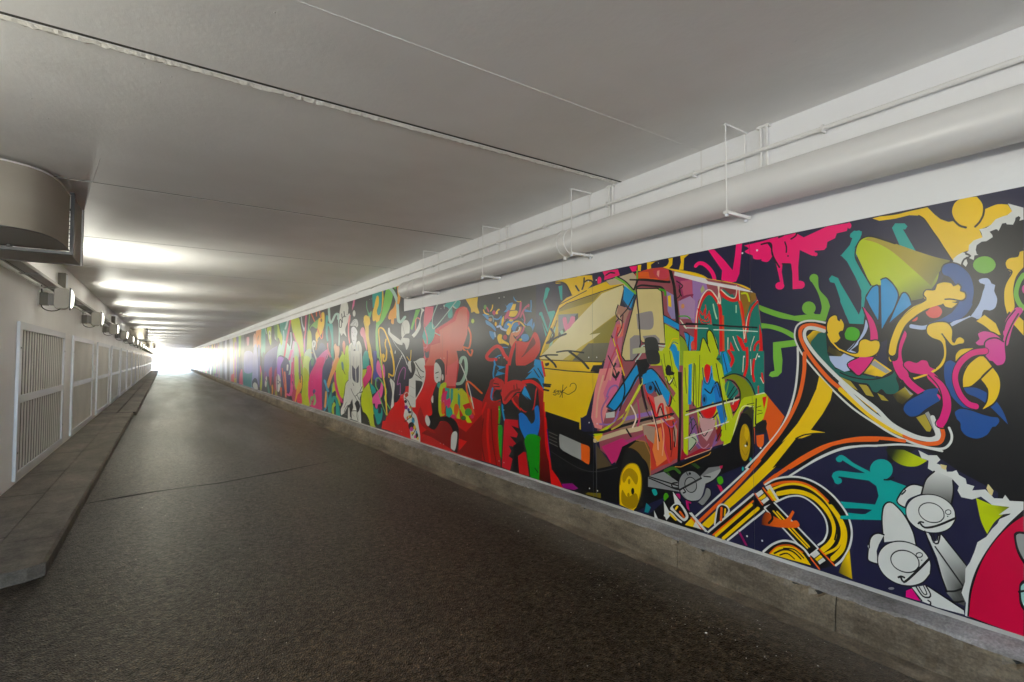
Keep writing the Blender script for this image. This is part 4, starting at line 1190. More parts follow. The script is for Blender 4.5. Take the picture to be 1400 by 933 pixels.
s #c83c5a 12 0.72 3166,-173 3098,-14 3032,102 3015,218
s K 10 0.73 3122,33 3034,-107 3035,-168
s #e6c896 8 0.73 2997,369 2967,263 2999,195
s K 9 0.74 3005,451 3029,371 2951,308
s #5a1e28 10 0.74 2950,366 2967,263 3015,195
s #f0b496 15 0.70 3182,-137 3246,-316 3269,-496
s #a064a0 12 0.71 3122,-309 3205,-431 3186,-561
s K 11 0.74 2964,-131 2937,-256 2995,-414
s #c8b43c 14 0.74 2892,-392 2968,-510 3085,-578
s #f0dcc8 11 0.75 2873,-363 2820,-454 2857,-539
s #c83c6e 14 0.76 2801,-317 2784,-451 2803,-520
s #5a2840 8 0.78 2748,-300 2714,-391 2648,-477
s #e6a078 13 0.79 2649,-595 2634,-697 2669,-820
s #8c1e1e 10 0.79 2599,-537 2568,-662 2602,-783
s #f0c8b4 9 0.80 2550,-467 2535,-581 2553,-711
s K 10 0.79 2615,-500 2584,-625 2602,-770
s K 10 0.81 2517,-362 2503,-475 2476,-548
s #e6dc50 8 0.76 2728,-152 2818,-264 2929,-409
s #1e5a8c 10 0.80 2660,-124 2563,-237 2501,-323
p #c8c896 2849,86 2746,99 2539,90 2504,108 2505,80 2551,62 2850,46
p #9b8cbe 2510,511 2431,465 2412,298 2467,301 2501,360
p Y 2499,472 2471,478 2466,385 2495,397
p #a03264 2435,623 2279,583 2260,447 2355,421 2419,537
p #c85a78 2386,570 2289,567 2281,467 2355,448
s K 8 0.83 2419,574 2365,531 2398,507 2376,459
s K 7 0.84 2397,544 2387,470 2421,445
p #a078b4 2284,575 2177,552 2159,480 2240,410 2253,216 2304,290 2281,432
p #b48cb4 2404,425 2302,452 2261,412 2273,288 2390,296 2400,370
s #8c2850 11 0.84 2388,433 2344,456 2281,458
p #b4b478 2219,487 2198,520 2183,483 2209,460
f #dc965a 2352,384 2354,375 2359,369 2367,367 2375,370 2380,377 2382,387 2380,396 2374,402 2366,404 2359,401 2354,393
s g 9 0.85 2400,315 2336,311 2304,290
s #e6e6c8 7 0.84 2390,287 2337,221 2358,240
p #0f7d6e 2276,93 2262,288 2230,409 2179,456 2139,465 2101,440 2064,376 2045,425 2058,460 2025,490 1954,408 1926,479 1902,345 1859,358 1804,377 1779,185 1770,-36 2090,-39 2288,-41
p #8c3c3c 2062,529 1961,495 1953,441 1989,428 2044,476
p #966e1e 1926,479 1815,418 1812,385 1859,342 1886,263 1919,379
s #c8d200 11 0.94 1909,428 1875,424 1858,374
s R 22 0.89 2266,76 2252,287 2215,399 2169,451 2130,449 2092,404 2067,343 2063,156 2065,38
s #f0e1c8 8 0.88 2258,217 2250,322 2214,425 2169,477 2134,473 2092,421 2064,376 2081,506
s #e65014 13 0.90 2047,290 2046,38
s R 22 0.92 2063,461 2035,424 1990,395 1949,391 1936,422 1939,472
s R 20 0.94 1932,397 1911,330 1899,231 1889,117
s #f0e1c8 7 0.92 2058,469 1999,416 1958,404 1944,448 1945,481
s #f0e1c8 6 0.94 1928,471 1923,372 1904,232 1897,134 1887,190 1869,278 1834,339 1804,373
s R 14 0.95 1875,181 1865,261 1842,324 1804,365
s #e65014 11 0.93 1927,380 1896,199
s #f0e1c8 7 0.90 2083,378 2072,496
s #b4dcb4 9 0.89 2119,377 2110,329 2094,277
s #b4dcb4 8 0.93 1950,354 1951,308
p R 1949,160 1914,134 1885,69 1864,28 1882,12 1915,69 1941,127
s #f0e1c8 5 0.91 2012,146 2014,38 2006,-11
s #f0e1c8 5 0.92 1976,153 1950,86 1916,21 1900,-37
p R 1994,121 1951,29 1997,-38 2005,46
p #f07832 1995,71 1978,29 1997,-3
s R 14 0.95 1831,20 1826,84 1796,115 1789,67 1823,28
s #f0e1c8 5 0.95 1829,147 1855,68 1857,-37
s R 11 0.94 1885,69 1887,-37
p R 1794,225 1779,161 1773,28 1797,67
s R 10 0.88 2221,338 2201,310 2181,352 2182,282 2151,315 2138,245
s R 8 0.88 2227,285 2162,264 2151,332
s R 7 0.87 2241,357 2212,258 2153,246
s R 6 0.88 2180,378 2176,343
p K 2491,673 2457,654 2428,538 2405,352 2389,-42 2422,-42 2432,299 2453,541
l K 13 0.78 2870,642 2739,623 2521,578 2481,580
p K 2396,258 2347,257 2342,266 2164,247 2167,238 2390,249
l K 11 0.92 2122,237 1993,220 1811,202
l #d7f0dc 6 0.84 2342,228 2163,215
l #d7f0dc 6 0.92 2118,203 1957,192 1807,177
l K 10 0.86 2324,-16 2236,-12 2157,-1
l K 11 0.93 2103,3 1943,13 1802,24
l #d7e6d2 10 0.89 2104,-27 1798,3
l #d7dcb4 9 0.85 2325,-39 2186,-22
p #e6e1e1 2435,646 2177,561 2158,539 1948,481 1840,435 1832,426 1989,469 2158,519 2441,619
p B 2542,334 2401,260 2402,215 2537,278
s K 7 0.81 2542,336 2401,260
p L 2531,268 2402,201 2384,-42 2672,-45 2587,34 2527,99
f B 2482,89 2448,116 2420,78 2411,-42! 2461,-12
s #1e5a78 6 0.82 2488,79 2453,129 2414,115
s Y 6 0.82 2499,89 2458,153 2414,151
f #8caa1e 2392,169 2349,131 2323,50 2341,-42! 2395,-42!
s K 7 0.84 2391,178 2344,131 2320,50 2335,-41
p B 2359,199 2275,155 2308,58 2246,53 2266,36 2308,41 2338,113
s K 7 0.85 2359,199 2316,175 2323,77 2297,32 2246,49
f #e65032 2302,112 2286,134 2270,111 2276,76 2297,76
f L 2168,195 2139,198 2097,124 2084,39! 2128,-40! 2247,-41! 2225,75 2204,153 2165,100
s K 8 0.88 2167,108 2171,178 2153,203 2125,176 2088,72
s K 7 0.87 2247,-12 2225,84 2202,151 2160,82 2128,-11
p B 2074,55 2028,38 2015,-38 2062,-39
f #3a3a38 2726,152 2670,174 2615,163 2592,119 2576,-13 2612,-36 2678,-32 2703,-13
p #0f7d6e 2060,58 1767,54 1770,-208 1828,-251 1855,-177 1902,-116 1980,-90 2042,-120 2083,-35
s R 20 0.91 2008,58 1979,2 2000,-44
s R 16 0.94 1879,74 1881,-34 1901,-106
s R 14 0.95 1833,1 1844,-78 1835,-136
s #f0e1c8 5 0.93 1904,20 1911,-79
s #f0e1c8 5 0.95 1856,1 1853,-96
s #f0e1c8 5 0.95 1809,37 1823,1
s R 11 0.96 1783,-86 1779,-121 1775,-138
s #f0e1c8 5 0.96 1793,-112 1775,-147
s R 7 0.96 1808,-166 1809,-210
p B 2061,39 2029,58 1990,-72 2042,-101
s #1e3c64 6 0.90 2050,39 2021,-82
f #2d2d2d 2715,68 2587,66 2581,2 2595,-29 2677,-35 2697,2
p L 2594,66 2414,63 2411,-192 2408,-426 2495,-330 2437,-244 2531,-144 2555,-18
s #5a6e00 5 0.81 2541,44 2523,-60 2442,-193
s #5a6e00 5 0.82 2489,64 2460,-90 2430,-203
p L 2365,63 2157,60 2062,-35 2023,-222 1985,-367 2027,-464 2018,-537 2070,-544 2111,-473 2151,-229 2216,-134 2244,-469 2264,-333 2322,-268 2340,-678 2375,-664 2374,-139
p B 2324,-37 2295,-27 2305,-316 2332,-318
s #5a6e00 5 0.86 2266,-37 2264,-333
s #5a6e00 5 0.86 2230,31 2247,-322
s K 7 0.85 2277,-27 2288,-325
p B 2470,64 2401,63 2404,-89 2440,-38
p B 2205,-134 2137,-36 2127,-132 2085,-168 2026,-389 2047,-429 2130,-285 2174,-326 2213,-320 2220,-232
f R 2198,-66 2181,-31 2148,-46 2151,-103 2172,-160 2188,-134
s #1e4664 7 0.87 2209,-56 2199,-144 2166,-167 2138,-94
f #1478b4 2177,-273 2180,-293 2188,-308 2200,-314 2211,-309 2219,-296 2221,-276 2218,-257 2210,-242 2198,-236 2187,-241 2179,-254
f K 2191,-274 2192,-283 2195,-290 2199,-292 2203,-290 2206,-284 2207,-275 2206,-267 2203,-260 2199,-257 2195,-259 2192,-266
s K 10 0.88 2194,-202 2151,-229 2128,-189 2095,-150 2065,-252
p #1478c8 2128,-170 2096,-159 2036,-381 2069,-450 2109,-302
s #1e3c64 6 0.89 2118,-189 2106,-169 2078,-253
f R 2225,-350 2119,-294 2109,-340 2142,-391 2186,-400 2214,-378
s K 10 0.87 2242,-361 2209,-407 2154,-411 2099,-358
s #f0e1c8 6 0.87 2237,-380 2198,-420 2132,-399
p #d2a0a0 2243,-400 2110,-407 2133,-476 2183,-558 2222,-525
p #8c5a96 2324,-418 2289,-394 2245,-566 2223,-622 2146,-592 2101,-472 2110,-369 2089,-414 2091,-546 2146,-601 2246,-625 2314,-556
s K 7 0.87 2232,-477 2205,-527 2166,-479
s K 6 0.85 2302,-495 2266,-451 2245,-527
p #b4c3a0 2332,-538 2279,-512 2251,-567 2316,-645 2333,-638
s K 7 0.84 2326,-537 2268,-569 2327,-647
p #8c1414 2111,-473 2074,-432 2070,-506 2102,-557
p #a50a28 2387,-635 2352,-685 2235,-614 2157,-612 2401,-723
f K 2530,-71! 2510,-39 2478,-49 2472,-85! 2443,-95! 2454,-111! 2505,-117 2524,-107
s #f0f0dc 7 0.81 2524,-139 2499,-169 2467,-142
s K 8 0.81 2524,-123 2493,-183 2454,-132
p B 2748,-118 2650,-73 2487,-247 2508,-341 2624,-158 2749,-195
s K 10 0.79 2748,-113 2653,-70 2483,-246 2510,-344 2624,-163
f #1478b4 2635,-214 2641,-237 2656,-254 2677,-261 2698,-256 2713,-240 2718,-218 2712,-195 2697,-177 2676,-170 2655,-176 2641,-192
f K 2656,-215 2658,-225 2664,-232 2673,-235 2681,-233 2687,-226 2689,-216 2687,-207 2680,-199 2672,-196 2664,-198 2658,-205
p R 2735,-194 2694,-280 2613,-360 2621,-446 2708,-291
p #d2aa96 2639,-287 2559,-261 2508,-352 2522,-426 2614,-424
s R 15 0.80 2614,-434 2586,-347 2559,-330 2547,-407 2497,-475
s K 8 0.80 2603,-402 2579,-352 2548,-428
s #e65a28 17 0.81 2521,-353 2484,-474 2473,-596
p #d23c28 2615,-488 2446,-429 2422,-508 2425,-712 2619,-816 2673,-847 2684,-624 2753,-546 2753,-502
p #f0823c 2629,-532 2575,-504 2513,-726 2619,-806 2658,-684
p #be9b82 2458,-451 2428,-509 2442,-633 2466,-575
s K 8 0.82 2465,-451 2448,-572 2455,-635
p #aa8c78 2753,-502 2628,-510 2643,-640 2740,-588
s #dc3c50 15 0.80 2562,-524 2538,-667 2501,-755
p K 2416,-89 2382,-89 2390,-444 2403,-739 2431,-743 2411,-426
l K 11 0.77 2752,-474 2458,-394
l #d7bea0 10 0.77 2753,-507 2464,-429
p K 2353,-365 2066,-276 1904,-224 1870,-222 1870,-236 1914,-243 2066,-290 2350,-375
l #e6e6c8 10 0.88 2353,-395 2152,-320 1983,-270 1772,-208
l #e6dccd 7 0.84 2362,-562 2138,-474
l #e6dccd 7 0.88 2122,-451 1975,-392
f #8a9600 2063,-130! 1980,-95 1902,-125 1855,-177 1828,-247! 1839,-318! 1924,-271 1932,-199 1971,-136 2022,-128
s K 8 0.93 2063,-125 1980,-93 1902,-111 1855,-159 1828,-229
s K 10 0.92 2022,-133 1971,-150 1933,-208 1944,-309 1985,-349
f #0f7d6e 2043,-176 2012,-137 1972,-164 1943,-217 2014,-258
s G 7 0.90 2034,-232 2012,-147
s K 6 0.91 2024,-250 1972,-173
s K 6 0.91 2014,-268 1952,-190
p R 2004,-304 1933,-253 1954,-310 1975,-339
s #e6e6c8 5 0.91 1973,-247 1984,-293
p L 1904,-242 1763,-208 1747,-233 1756,-294 1779,-366 1803,-395 1845,-426 1838,-287 1895,-300 1935,-344 1988,-533 2060,-570 2016,-407 1985,-376 1944,-309 1924,-262
s #f0f0b4 6 0.92 1843,-297 1905,-297 1935,-335 1977,-458 1998,-539 2055,-568
f R 1783,-235! 1754,-225! 1764,-269 1774,-309!
l K 8 0.95 1823,-246 1831,-406
s K 4 0.95 1820,-299 1792,-288
s K 4 0.95 1815,-317 1788,-319
s K 4 0.95 1818,-343 1783,-331
s K 5 0.94 1885,-286 1838,-274
p #3c3c1e 1920,-343 1847,-292 1851,-391 1886,-349
p K 2008,-545 1925,-344 1886,-345 1849,-382 1841,-443 1839,-584 1892,-664 2760,-1134 2741,-913 2674,-879 2401,-738 2135,-609
s #7d9600 6 0.81 2568,2 2512,-196 2444,-306
s #5a6e00 5 0.84 2355,-58 2345,-239
s #5a6e00 5 0.90 2065,-252 2038,-465
s #c8dc3c 6 0.91 2078,-73 2025,-296 1996,-387
s K 6 0.90 2104,-26 2065,-224 2036,-381
s K 7 0.89 2069,-469 2091,-509 2113,-549
s #c83232 11 0.78 2726,-586 2671,-686 2632,-776
s #f0a078 8 0.80 2574,-441 2549,-564 2565,-713
s K 8 0.79 2694,-290 2641,-415 2590,-611
s #a01e1e 8 0.82 2472,-493 2467,-595 2487,-711
s #f0c8b4 6 0.79 2668,-386 2615,-530 2604,-677
s K 8 0.81 2548,-439 2497,-517 2487,-660
s #b450a0 8 0.81 2561,-440 2484,-495 2433,-448
s K 6 0.85 2312,-407 2302,-495 2326,-537
s #32503c 7 0.85 2325,-458 2289,-414 2255,-470
s #d28ca0 6 0.86 2268,-569 2212,-611 2167,-575
f #c39b00 1868,-524 1874,-584 1888,-629 1906,-648 1924,-635 1937,-593 1941,-534 1935,-473 1921,-428 1902,-410 1884,-424 1871,-466
f #dcb400 1902,-423 1879,-447 1875,-482! 1890,-520! 1908,-486 1903,-450
f #967800 1883,-533 1884,-542 1888,-549 1892,-552 1896,-550 1899,-544 1900,-535 1899,-526 1896,-519 1891,-516 1887,-518 1884,-524
f K 1884,-535 1885,-542 1887,-547 1890,-549 1893,-547 1895,-543 1896,-537 1895,-531 1892,-526 1890,-524 1887,-525 1885,-529
s #a88200 5 0.93 1924,-579 1901,-611 1881,-573
p #1e1e1e 1831,-406 1784,-375 1762,-373 1756,-394 1767,-452 1823,-467 1832,-451
l #e6a03c 5 0.83 2451,-777 2401,-770 2168,-647 2155,-629
l #e6b48c 5 0.88 2364,-707 2157,-612 2146,-592
p #32501e 2317,-734 2282,-721 2237,-745 2260,-759
s #3c6e1e 23 0.82 2540,-823 2463,-789 2414,-811
s #3c6e1e 17 0.81 2514,-839 2489,-866
f T 1860,-632 1861,-639 1864,-645 1868,-647 1872,-646 1874,-641 1875,-634 1874,-627 1871,-621 1867,-619 1864,-620 1861,-625
f T 1914,-699 1915,-706 1918,-712 1922,-714 1926,-713 1929,-708 1929,-701 1928,-694 1925,-688 1921,-686 1918,-687 1915,-692
p #8c8c8c 2703,-893 2554,-832 2416,-885 2409,-949 2704,-972
l K 10 0.77 2703,-893 2419,-910
s K 10 0.82 2694,-905 2449,-938 2417,-935
f #aaaaa6 2254,-822! 2173,-739 2089,-710 2079,-747 2132,-811 2233,-868!
s K 9 0.87 2254,-818 2173,-741 2089,-710 2076,-740 2132,-811 2219,-865
p #828282 2247,-814 2083,-729 2089,-712 2173,-736
s K 9 0.86 2210,-801 2160,-796
f #8c8c88 2264,-994! 2212,-933 2190,-878 2159,-884 2162,-922 2221,-1003!
s K 7 0.87 2257,-993 2221,-1003 2162,-934 2159,-884 2193,-869
f #8c8c8c 2216,-851 2217,-905 2244,-955 2290,-988 2344,-995 2392,-973 2419,-928 2418,-872 2389,-820 2340,-788 2286,-783 2241,-807
s K 6 0.84 2216,-851 2217,-905 2244,-955 2290,-988 2344,-995 2392,-973 2419,-928 2418,-872 2389,-820 2340,-788 2286,-783 2241,-807 2216,-851
f #aaaaa8 2401,-934 2210,-814 2212,-895 2249,-966 2324,-989 2378,-968
f #9b9b98 2271,-864 2271,-891 2284,-915 2306,-931 2331,-934 2354,-922 2366,-900 2366,-872 2353,-847 2331,-831 2305,-829 2283,-841
s K 6 0.84 2271,-864 2271,-891 2284,-915 2306,-931 2331,-934 2354,-922 2366,-900 2366,-872 2353,-847 2331,-831 2305,-829 2283,-841 2271,-864
f K 2314,-801 2315,-806 2319,-810 2325,-812 2330,-812 2334,-810 2335,-805 2334,-801 2330,-797 2324,-794 2319,-795 2315,-797
s K 6 0.84 2352,-802 2340,-819
s K 12 0.82 2414,-937 2232,-818
s K 10 0.81 2424,-926 2473,-930 2481,-905 2432,-888
s K 10 0.83 2377,-923 2362,-939 2382,-951
f T 2669,-990 2633,-976 2616,-1007 2643,-1026
f #46a000 2512,-1011 2515,-1027 2524,-1041 2535,-1048 2547,-1046 2556,-1037 2558,-1021 2555,-1004 2546,-990 2534,-984 2523,-985 2514,-995
f #be0a64 2485,-992 2417,-964 2410,-1001 2450,-1023 2474,-1016
p #be0a64 2363,-997 2317,-1000 2317,-1013 2340,-1012 2329,-1073 2349,-1078
f #46a000 2111,-801 2077,-776 2061,-810 2091,-834
p #d20a50 2112,-838 2081,-838 2058,-875 2079,-886
p #d20a50 2089,-710 2065,-702 2069,-721 2083,-729
p #0a828c 2743,-1173 2724,-1099 2679,-1123 2706,-1171
p K 1561,85 1580,141 1524,222 1404,210 1359,37 1160,-129 1167,-457 1330,-479 1453,-550 1550,-631 1902,-692 1685,-434 1587,-211
p K 1333,5 1006,-219 910,-212 873,-324 861,-388 915,-432 1026,-426 1177,-447 1344,-498
p Y>#5a4a00@1473,164>1440,118 1508,134 1473,166 1405,166 1405,144 1465,119 1487,83
p X 1487,102 1447,150 1405,161 1399,37 1376,-15 1360,-50 1159,-96 1161,-174 1187,-163 1201,-131 1253,-120 1322,-101 1385,-59 1442,20 1483,74
p Q 1350,-106 1291,-110 1250,-166
p Q 1245,-132 1208,-135 1177,-194 1206,-189
p Q>#3c3200@1204,52>1358,54 1399,46 1381,107 1310,71 1163,-47 1163,-88 1207,-72
p P 1390,21 1257,14 1293,-23 1282,-57 1313,-66 1360,-41 1384,-6
p P 1377,-76 1369,-72 1353,-84 1369,-94
p M 1300,-19 1250,14 1168,14 1199,-47 1246,-86
p X 1335,-71 1283,-93 1201,-105 1137,-94 1091,-70 1077,-39 1066,-39 1065,-74 1069,-100 1060,-135 1067,-166 1090,-179 1120,-178 1139,-156 1159,-174 1182,-168 1202,-132 1251,-125 1335,-99
s K 7 1.15 1335,-71 1283,-93 1201,-105 1137,-94 1091,-70 1077,-39 1066,-39 1065,-74 1071,-96 1060,-135 1067,-166 1090,-179 1120,-178 1139,-156 1159,-174 1182,-168 1202,-132 1251,-125 1335,-99
p Q 1335,-95 1284,-117 1251,-162 1336,-118
p Q 1242,-134 1202,-141 1175,-194 1211,-187
p Q 1159,-175 1132,-187 1109,-213 1140,-210
p Q>#3c3200@1070,-127>1093,-172 1090,-180 1033,-134 998,-167 1050,-226 1072,-214
p w 1040,-134 1019,-129 991,-166 1016,-176
p Q 994,-286 958,-266 933,-330 940,-350 954,-349
p w 958,-262 944,-252 916,-320 920,-354
p Y>#3c3200@1192,-59>1225,-87 1233,-69 1167,4 1091,-57 1137,-89 1184,-81
p w 1191,-22 1167,-4 1098,-61 1118,-71
s Y 18 1.12 1307,-135 1232,-207 1163,-268
s O 22 1.05 1406,175 1472,199 1525,194 1545,168 1541,121 1508,47 1451,-38 1386,-116 1323,-170
s W 21 1.13 1413,162 1464,180 1503,182 1521,158 1516,116 1475,47 1417,-24 1353,-93 1284,-159 1217,-215 1163,-260 1097,-331 1010,-377 941,-390 910,-378 909,-344 922,-296
s Y 24 1.13 1337,-164 1213,-279 1128,-343 1039,-383
s O 20 1.23 1046,-382 990,-409 934,-407 901,-393 889,-358 893,-330
s W 22 1.20 1336,-128 1261,-209 1189,-277 1097,-340 1010,-380 941,-388 912,-371 913,-345 928,-280
s W 11 1.14 1404,208 1472,224 1524,222 1565,198 1578,141 1563,85 1528,20 1460,-69 1387,-155 1278,-261 1165,-338 1098,-379 1025,-409 969,-425 915,-429 882,-419 861,-388 857,-355 866,-323
s W 12 0.96 1561,71 1563,-34 1582,-183 1626,-325 1685,-434 1796,-574 1902,-692 1881,-688 2065,-877 2278,-1088
s O 21 0.96 1523,38 1529,-80 1560,-218 1617,-343 1685,-453 1776,-571 1860,-685 1807,-624 1985,-836 2252,-1119
p Y 1444,-91 1375,-168 1388,-226 1432,-308 1497,-404 1421,-409 1419,-414 1485,-426 1547,-457 1583,-464 1728,-662 1704,-646 1884,-839 2027,-982 2180,-1145 2237,-1138 1986,-872 1760,-622 1639,-472 1667,-498 1572,-376 1508,-270 1462,-168
s K 8 1.03 1583,-464 1537,-438 1485,-424 1419,-414
s O 17 1.15 1623,-644 1496,-547 1369,-463 1259,-423 1166,-409 1099,-406 1045,-408
s W 10 1.15 1550,-631 1453,-554 1330,-484 1230,-459 1167,-448 1062,-428 976,-428 895,-437
s O 21 1.02 1775,-765 1671,-674 1540,-566 1419,-486 1297,-439 1167,-417
s W 11 1.08 1627,-693 1490,-584 1362,-503 1253,-463 1167,-449
s O 23 0.96 1775,-765 1705,-702
p K 2180,-1175 1860,-851 1766,-925 2030,-1185
s W 11 0.87 2188,-1177 1853,-846
s W 11 0.90 2037,-1186 1784,-933
s O 10 0.87 2145,-1181 1854,-889
s Y 17 0.88 2125,-1181 1867,-915
s Y 19 0.89 2070,-1184 1822,-927
f K 2134,-1111! 2110,-996 2080,-962 2040,-965 2024,-997! 2068,-1040!
s W 10 0.89 2132,-1110 2110,-996 2080,-962 2040,-965 2024,-993 2054,-1036
s O 15 0.89 2084,-1068 2078,-985
s Y 10 0.89 2057,-1031 2051,-987
f K 1775,-771! 1705,-722 1595,-689 1492,-696 1396,-746 1323,-829 1296,-920 1309,-1012 1347,-1092 1380,-1133! 1470,-1049! 1424,-965 1437,-887 1485,-827 1555,-796 1630,-812 1708,-862!
s O 17 1.02 1763,-785 1672,-739 1564,-718 1483,-739 1416,-791
s Y 13 1.05 1731,-790 1650,-746 1564,-729 1483,-749 1416,-806 1361,-878 1344,-953 1369,-1030 1433,-1087
s Y 27 1.05 1696,-810 1597,-775 1504,-781 1436,-826 1389,-895 1383,-964 1406,-1021 1449,-1072
s Y 26 1.08 1397,-817 1347,-885 1330,-949 1346,-1033 1396,-1103
s K 9 1.06 1503,-753 1445,-787 1398,-847 1371,-921 1382,-994
s W 11 1.07 1775,-771 1705,-722 1595,-689 1492,-696 1396,-746 1323,-829 1296,-920 1309,-1012 1347,-1092 1380,-1133
s W 10 1.04 1708,-862 1630,-812 1555,-796 1485,-827 1432,-886 1419,-954 1438,-1014 1470,-1049
p K 1783,-916 1730,-861 1468,-1069 1521,-1127
l W 10 0.97 1783,-916 1730,-861 1468,-1069 1521,-1127 1783,-916
s Y 10 1.00 1726,-921 1623,-1009 1530,-1083
s Y 10 1.00 1703,-919 1612,-995 1520,-1072
p K 1847,-842 1787,-787 1687,-846 1789,-911
l O 10 0.94 1841,-841 1795,-898
l O 10 0.96 1789,-794 1730,-856
p W 1838,-840 1799,-807 1785,-824 1821,-859
p Y 1821,-865 1780,-828 1769,-843 1802,-872
p W 1803,-878 1764,-842 1751,-857 1786,-892
p W 1775,-784 1742,-764 1687,-846 1713,-863
p Y 1764,-813 1746,-787 1702,-850 1719,-859
p K 1521,-1127 1465,-1068 1385,-1134 1463,-1182
l O 9 1.03 1521,-1127 1467,-1181
l O 9 1.04 1465,-1070 1387,-1135
p W 1513,-1118 1478,-1081 1461,-1096 1493,-1130
p Y 1489,-1133 1459,-1099 1447,-1110 1477,-1142
p W 1475,-1143 1446,-1111 1432,-1123 1464,-1156
f K 1794,-1187! 1735,-1122 1668,-1080 1603,-1073 1551,-1094 1521,-1125! 1492,-1179!
f Y 1754,-1186! 1702,-1131 1625,-1103 1562,-1120 1512,-1176!
s K 10 0.99 1725,-1174 1669,-1135 1614,-1129 1568,-1157
s K 8 0.99 1691,-1174 1647,-1150 1605,-1169
s K 8 1.00 1668,-1127 1604,-1115 1552,-1147
s O 7 0.98 1754,-1183 1702,-1126 1624,-1097 1557,-1117
s W 12 0.99 1794,-1185 1735,-1123 1668,-1082 1603,-1074 1551,-1094 1521,-1125
p Y>#4a4a10@1301,-1116>1367,-1138 1343,-1096 1309,-1022 1299,-1179 1367,-1168
f O>#501e08@1721,-981>1802,-979 1803,-1024! 1796,-977 1766,-936 1710,-956 1654,-953 1610,-888! 1599,-896! 1622,-955 1590,-941 1571,-963 1585,-983 1677,-1007
s K 13 0.97 1756,-1001 1732,-967 1738,-941
p #960a5a 1964,-1107 1945,-1108 1896,-1181 1915,-1180
p W 2333,-1077 2310,-1075 2180,-1175 2195,-1179
p K 2761,-1220 2671,-1156 2549,-1046 2465,-961 2326,-1072 2180,-1179
p W 2649,-1137 2610,-1195 2645,-1191
p W 2557,-1048 2492,-1132 2534,-1183 2550,-1153
p W 2473,-960 2402,-1026 2451,-1076
f W 2499,-1088 2450,-1037 2402,-1032 2341,-1101 2373,-1148 2420,-1134 2467,-1106
f K 2475,-1075 2450,-1050 2410,-1047 2364,-1105 2380,-1131 2419,-1114
s O 18 0.82 2411,-1093 2380,-1121
s Y 13 0.82 2451,-1083 2434,-1059
s W 13 0.81 2550,-1153 2500,-1114 2436,-1151 2404,-1162
s Y 19 0.81 2500,-1128 2452,-1155
p O 2326,-1110 2296,-1097 2209,-1168 2260,-1169
p W 2338,-1081 2313,-1072 2183,-1173 2206,-1177
p Y 2373,-1174 2319,-1115 2252,-1167
p W 2304,-1168 2281,-1124 2238,-1169
s T 18 1.09 1359,-550 1335,-531 1282,-565 1208,-596
f T 1333,-545 1335,-554 1341,-561 1350,-564 1358,-563 1364,-558 1366,-551 1364,-542 1357,-535 1349,-532 1341,-533 1335,-538
s T 30 1.08 1361,-663 1377,-646 1351,-626 1265,-621 1171,-608
f T 1338,-664 1341,-673 1349,-681 1359,-686 1369,-685 1376,-680 1379,-672 1376,-662 1368,-654 1358,-650 1348,-650 1341,-655
p T 1340,-779 1174,-755 1175,-784 1336,-801
p T 1314,-830 1243,-821 1175,-798 1176,-833 1302,-863
s K 10 1.11 1239,-833 1240,-852
s T 19 1.10 1344,-534 1280,-568 1208,-597
p T 1188,-622 1119,-614 1044,-632 1035,-663 1073,-699 1038,-767 1133,-824 1352,-874 1351,-856 1233,-821 1191,-782 1165,-708 1174,-659 1208,-637 1347,-642 1346,-613 1218,-604
f T 1099,-560 1106,-588 1125,-611 1151,-624 1177,-621 1196,-605 1202,-578 1194,-549 1175,-526 1148,-515 1123,-518 1105,-535
s K 8 1.16 1138,-619 1114,-614 1097,-600
p T 1350,-778 1191,-757 1196,-781 1328,-809
f L>#1e2810@1013,-491>1086,-458 1130,-459! 1049,-453! 955,-492! 996,-525 1050,-532 1097,-510
f L>#1e2e00@723,-671>650,-634 776,-633! 722,-651! 658,-646! 687,-686 717,-728 742,-785! 762,-729
p W 989,-446 950,-465 916,-460 903,-479 918,-499 883,-512 880,-532 859,-528 844,-518 835,-539 811,-552 808,-575 781,-580 789,-601 743,-587 714,-620 685,-615 677,-597 663,-620 619,-613 620,-657 701,-690 664,-647 722,-651 759,-622 790,-642 829,-640 842,-612 836,-591 860,-562 901,-557 953,-529 949,-491 977,-483
p C 904,-500 879,-503 884,-525 899,-520
p C 733,-560 715,-586 721,-610 730,-604 739,-581
f W>#555550@892,-534>871,-675 981,-657! 966,-590 926,-535! 860,-559! 857,-610 867,-684! 920,-660
s K 8 1.22 981,-657 962,-584 928,-539
s K 8 1.26 858,-569 857,-621 867,-684
f W 1085,-718 1068,-676 1034,-627 1002,-616 976,-619! 985,-658! 1036,-696 1053,-740! 1074,-732
s K 8 1.18 978,-619 1007,-616 1032,-627 1058,-657 1085,-713 1074,-732 1053,-740
f W 1068,-670 1053,-649 1046,-655 1063,-680
s K 7 1.18 1068,-674 1053,-649 1046,-655 1063,-678
f W 853,-750 875,-795 916,-827 967,-838 1013,-824 1043,-788 1046,-739 1021,-692 977,-661 926,-652 882,-669 856,-705
s K 5 1.22 853,-750 875,-795 916,-827 967,-838 1013,-824 1043,-788 1046,-739 1021,-692 977,-661 926,-652 882,-669 856,-705 853,-750
f W 896,-750 909,-771 932,-784 958,-786 980,-775 993,-755 993,-730 979,-708 956,-695 930,-694 908,-706 896,-726
s K 5 1.22 896,-750 909,-771 932,-784 958,-786 980,-775 993,-755 993,-730 979,-708 956,-695 930,-694 908,-706 896,-726 896,-750
f W 869,-719 870,-725 874,-730 880,-733 885,-732 889,-729 890,-724 889,-718 884,-713 879,-710 874,-710 870,-713
s K 4 1.25 869,-719 870,-725 874,-730 880,-733 885,-732 889,-729 890,-724 889,-718 884,-713 879,-710 874,-710 870,-713 869,-719
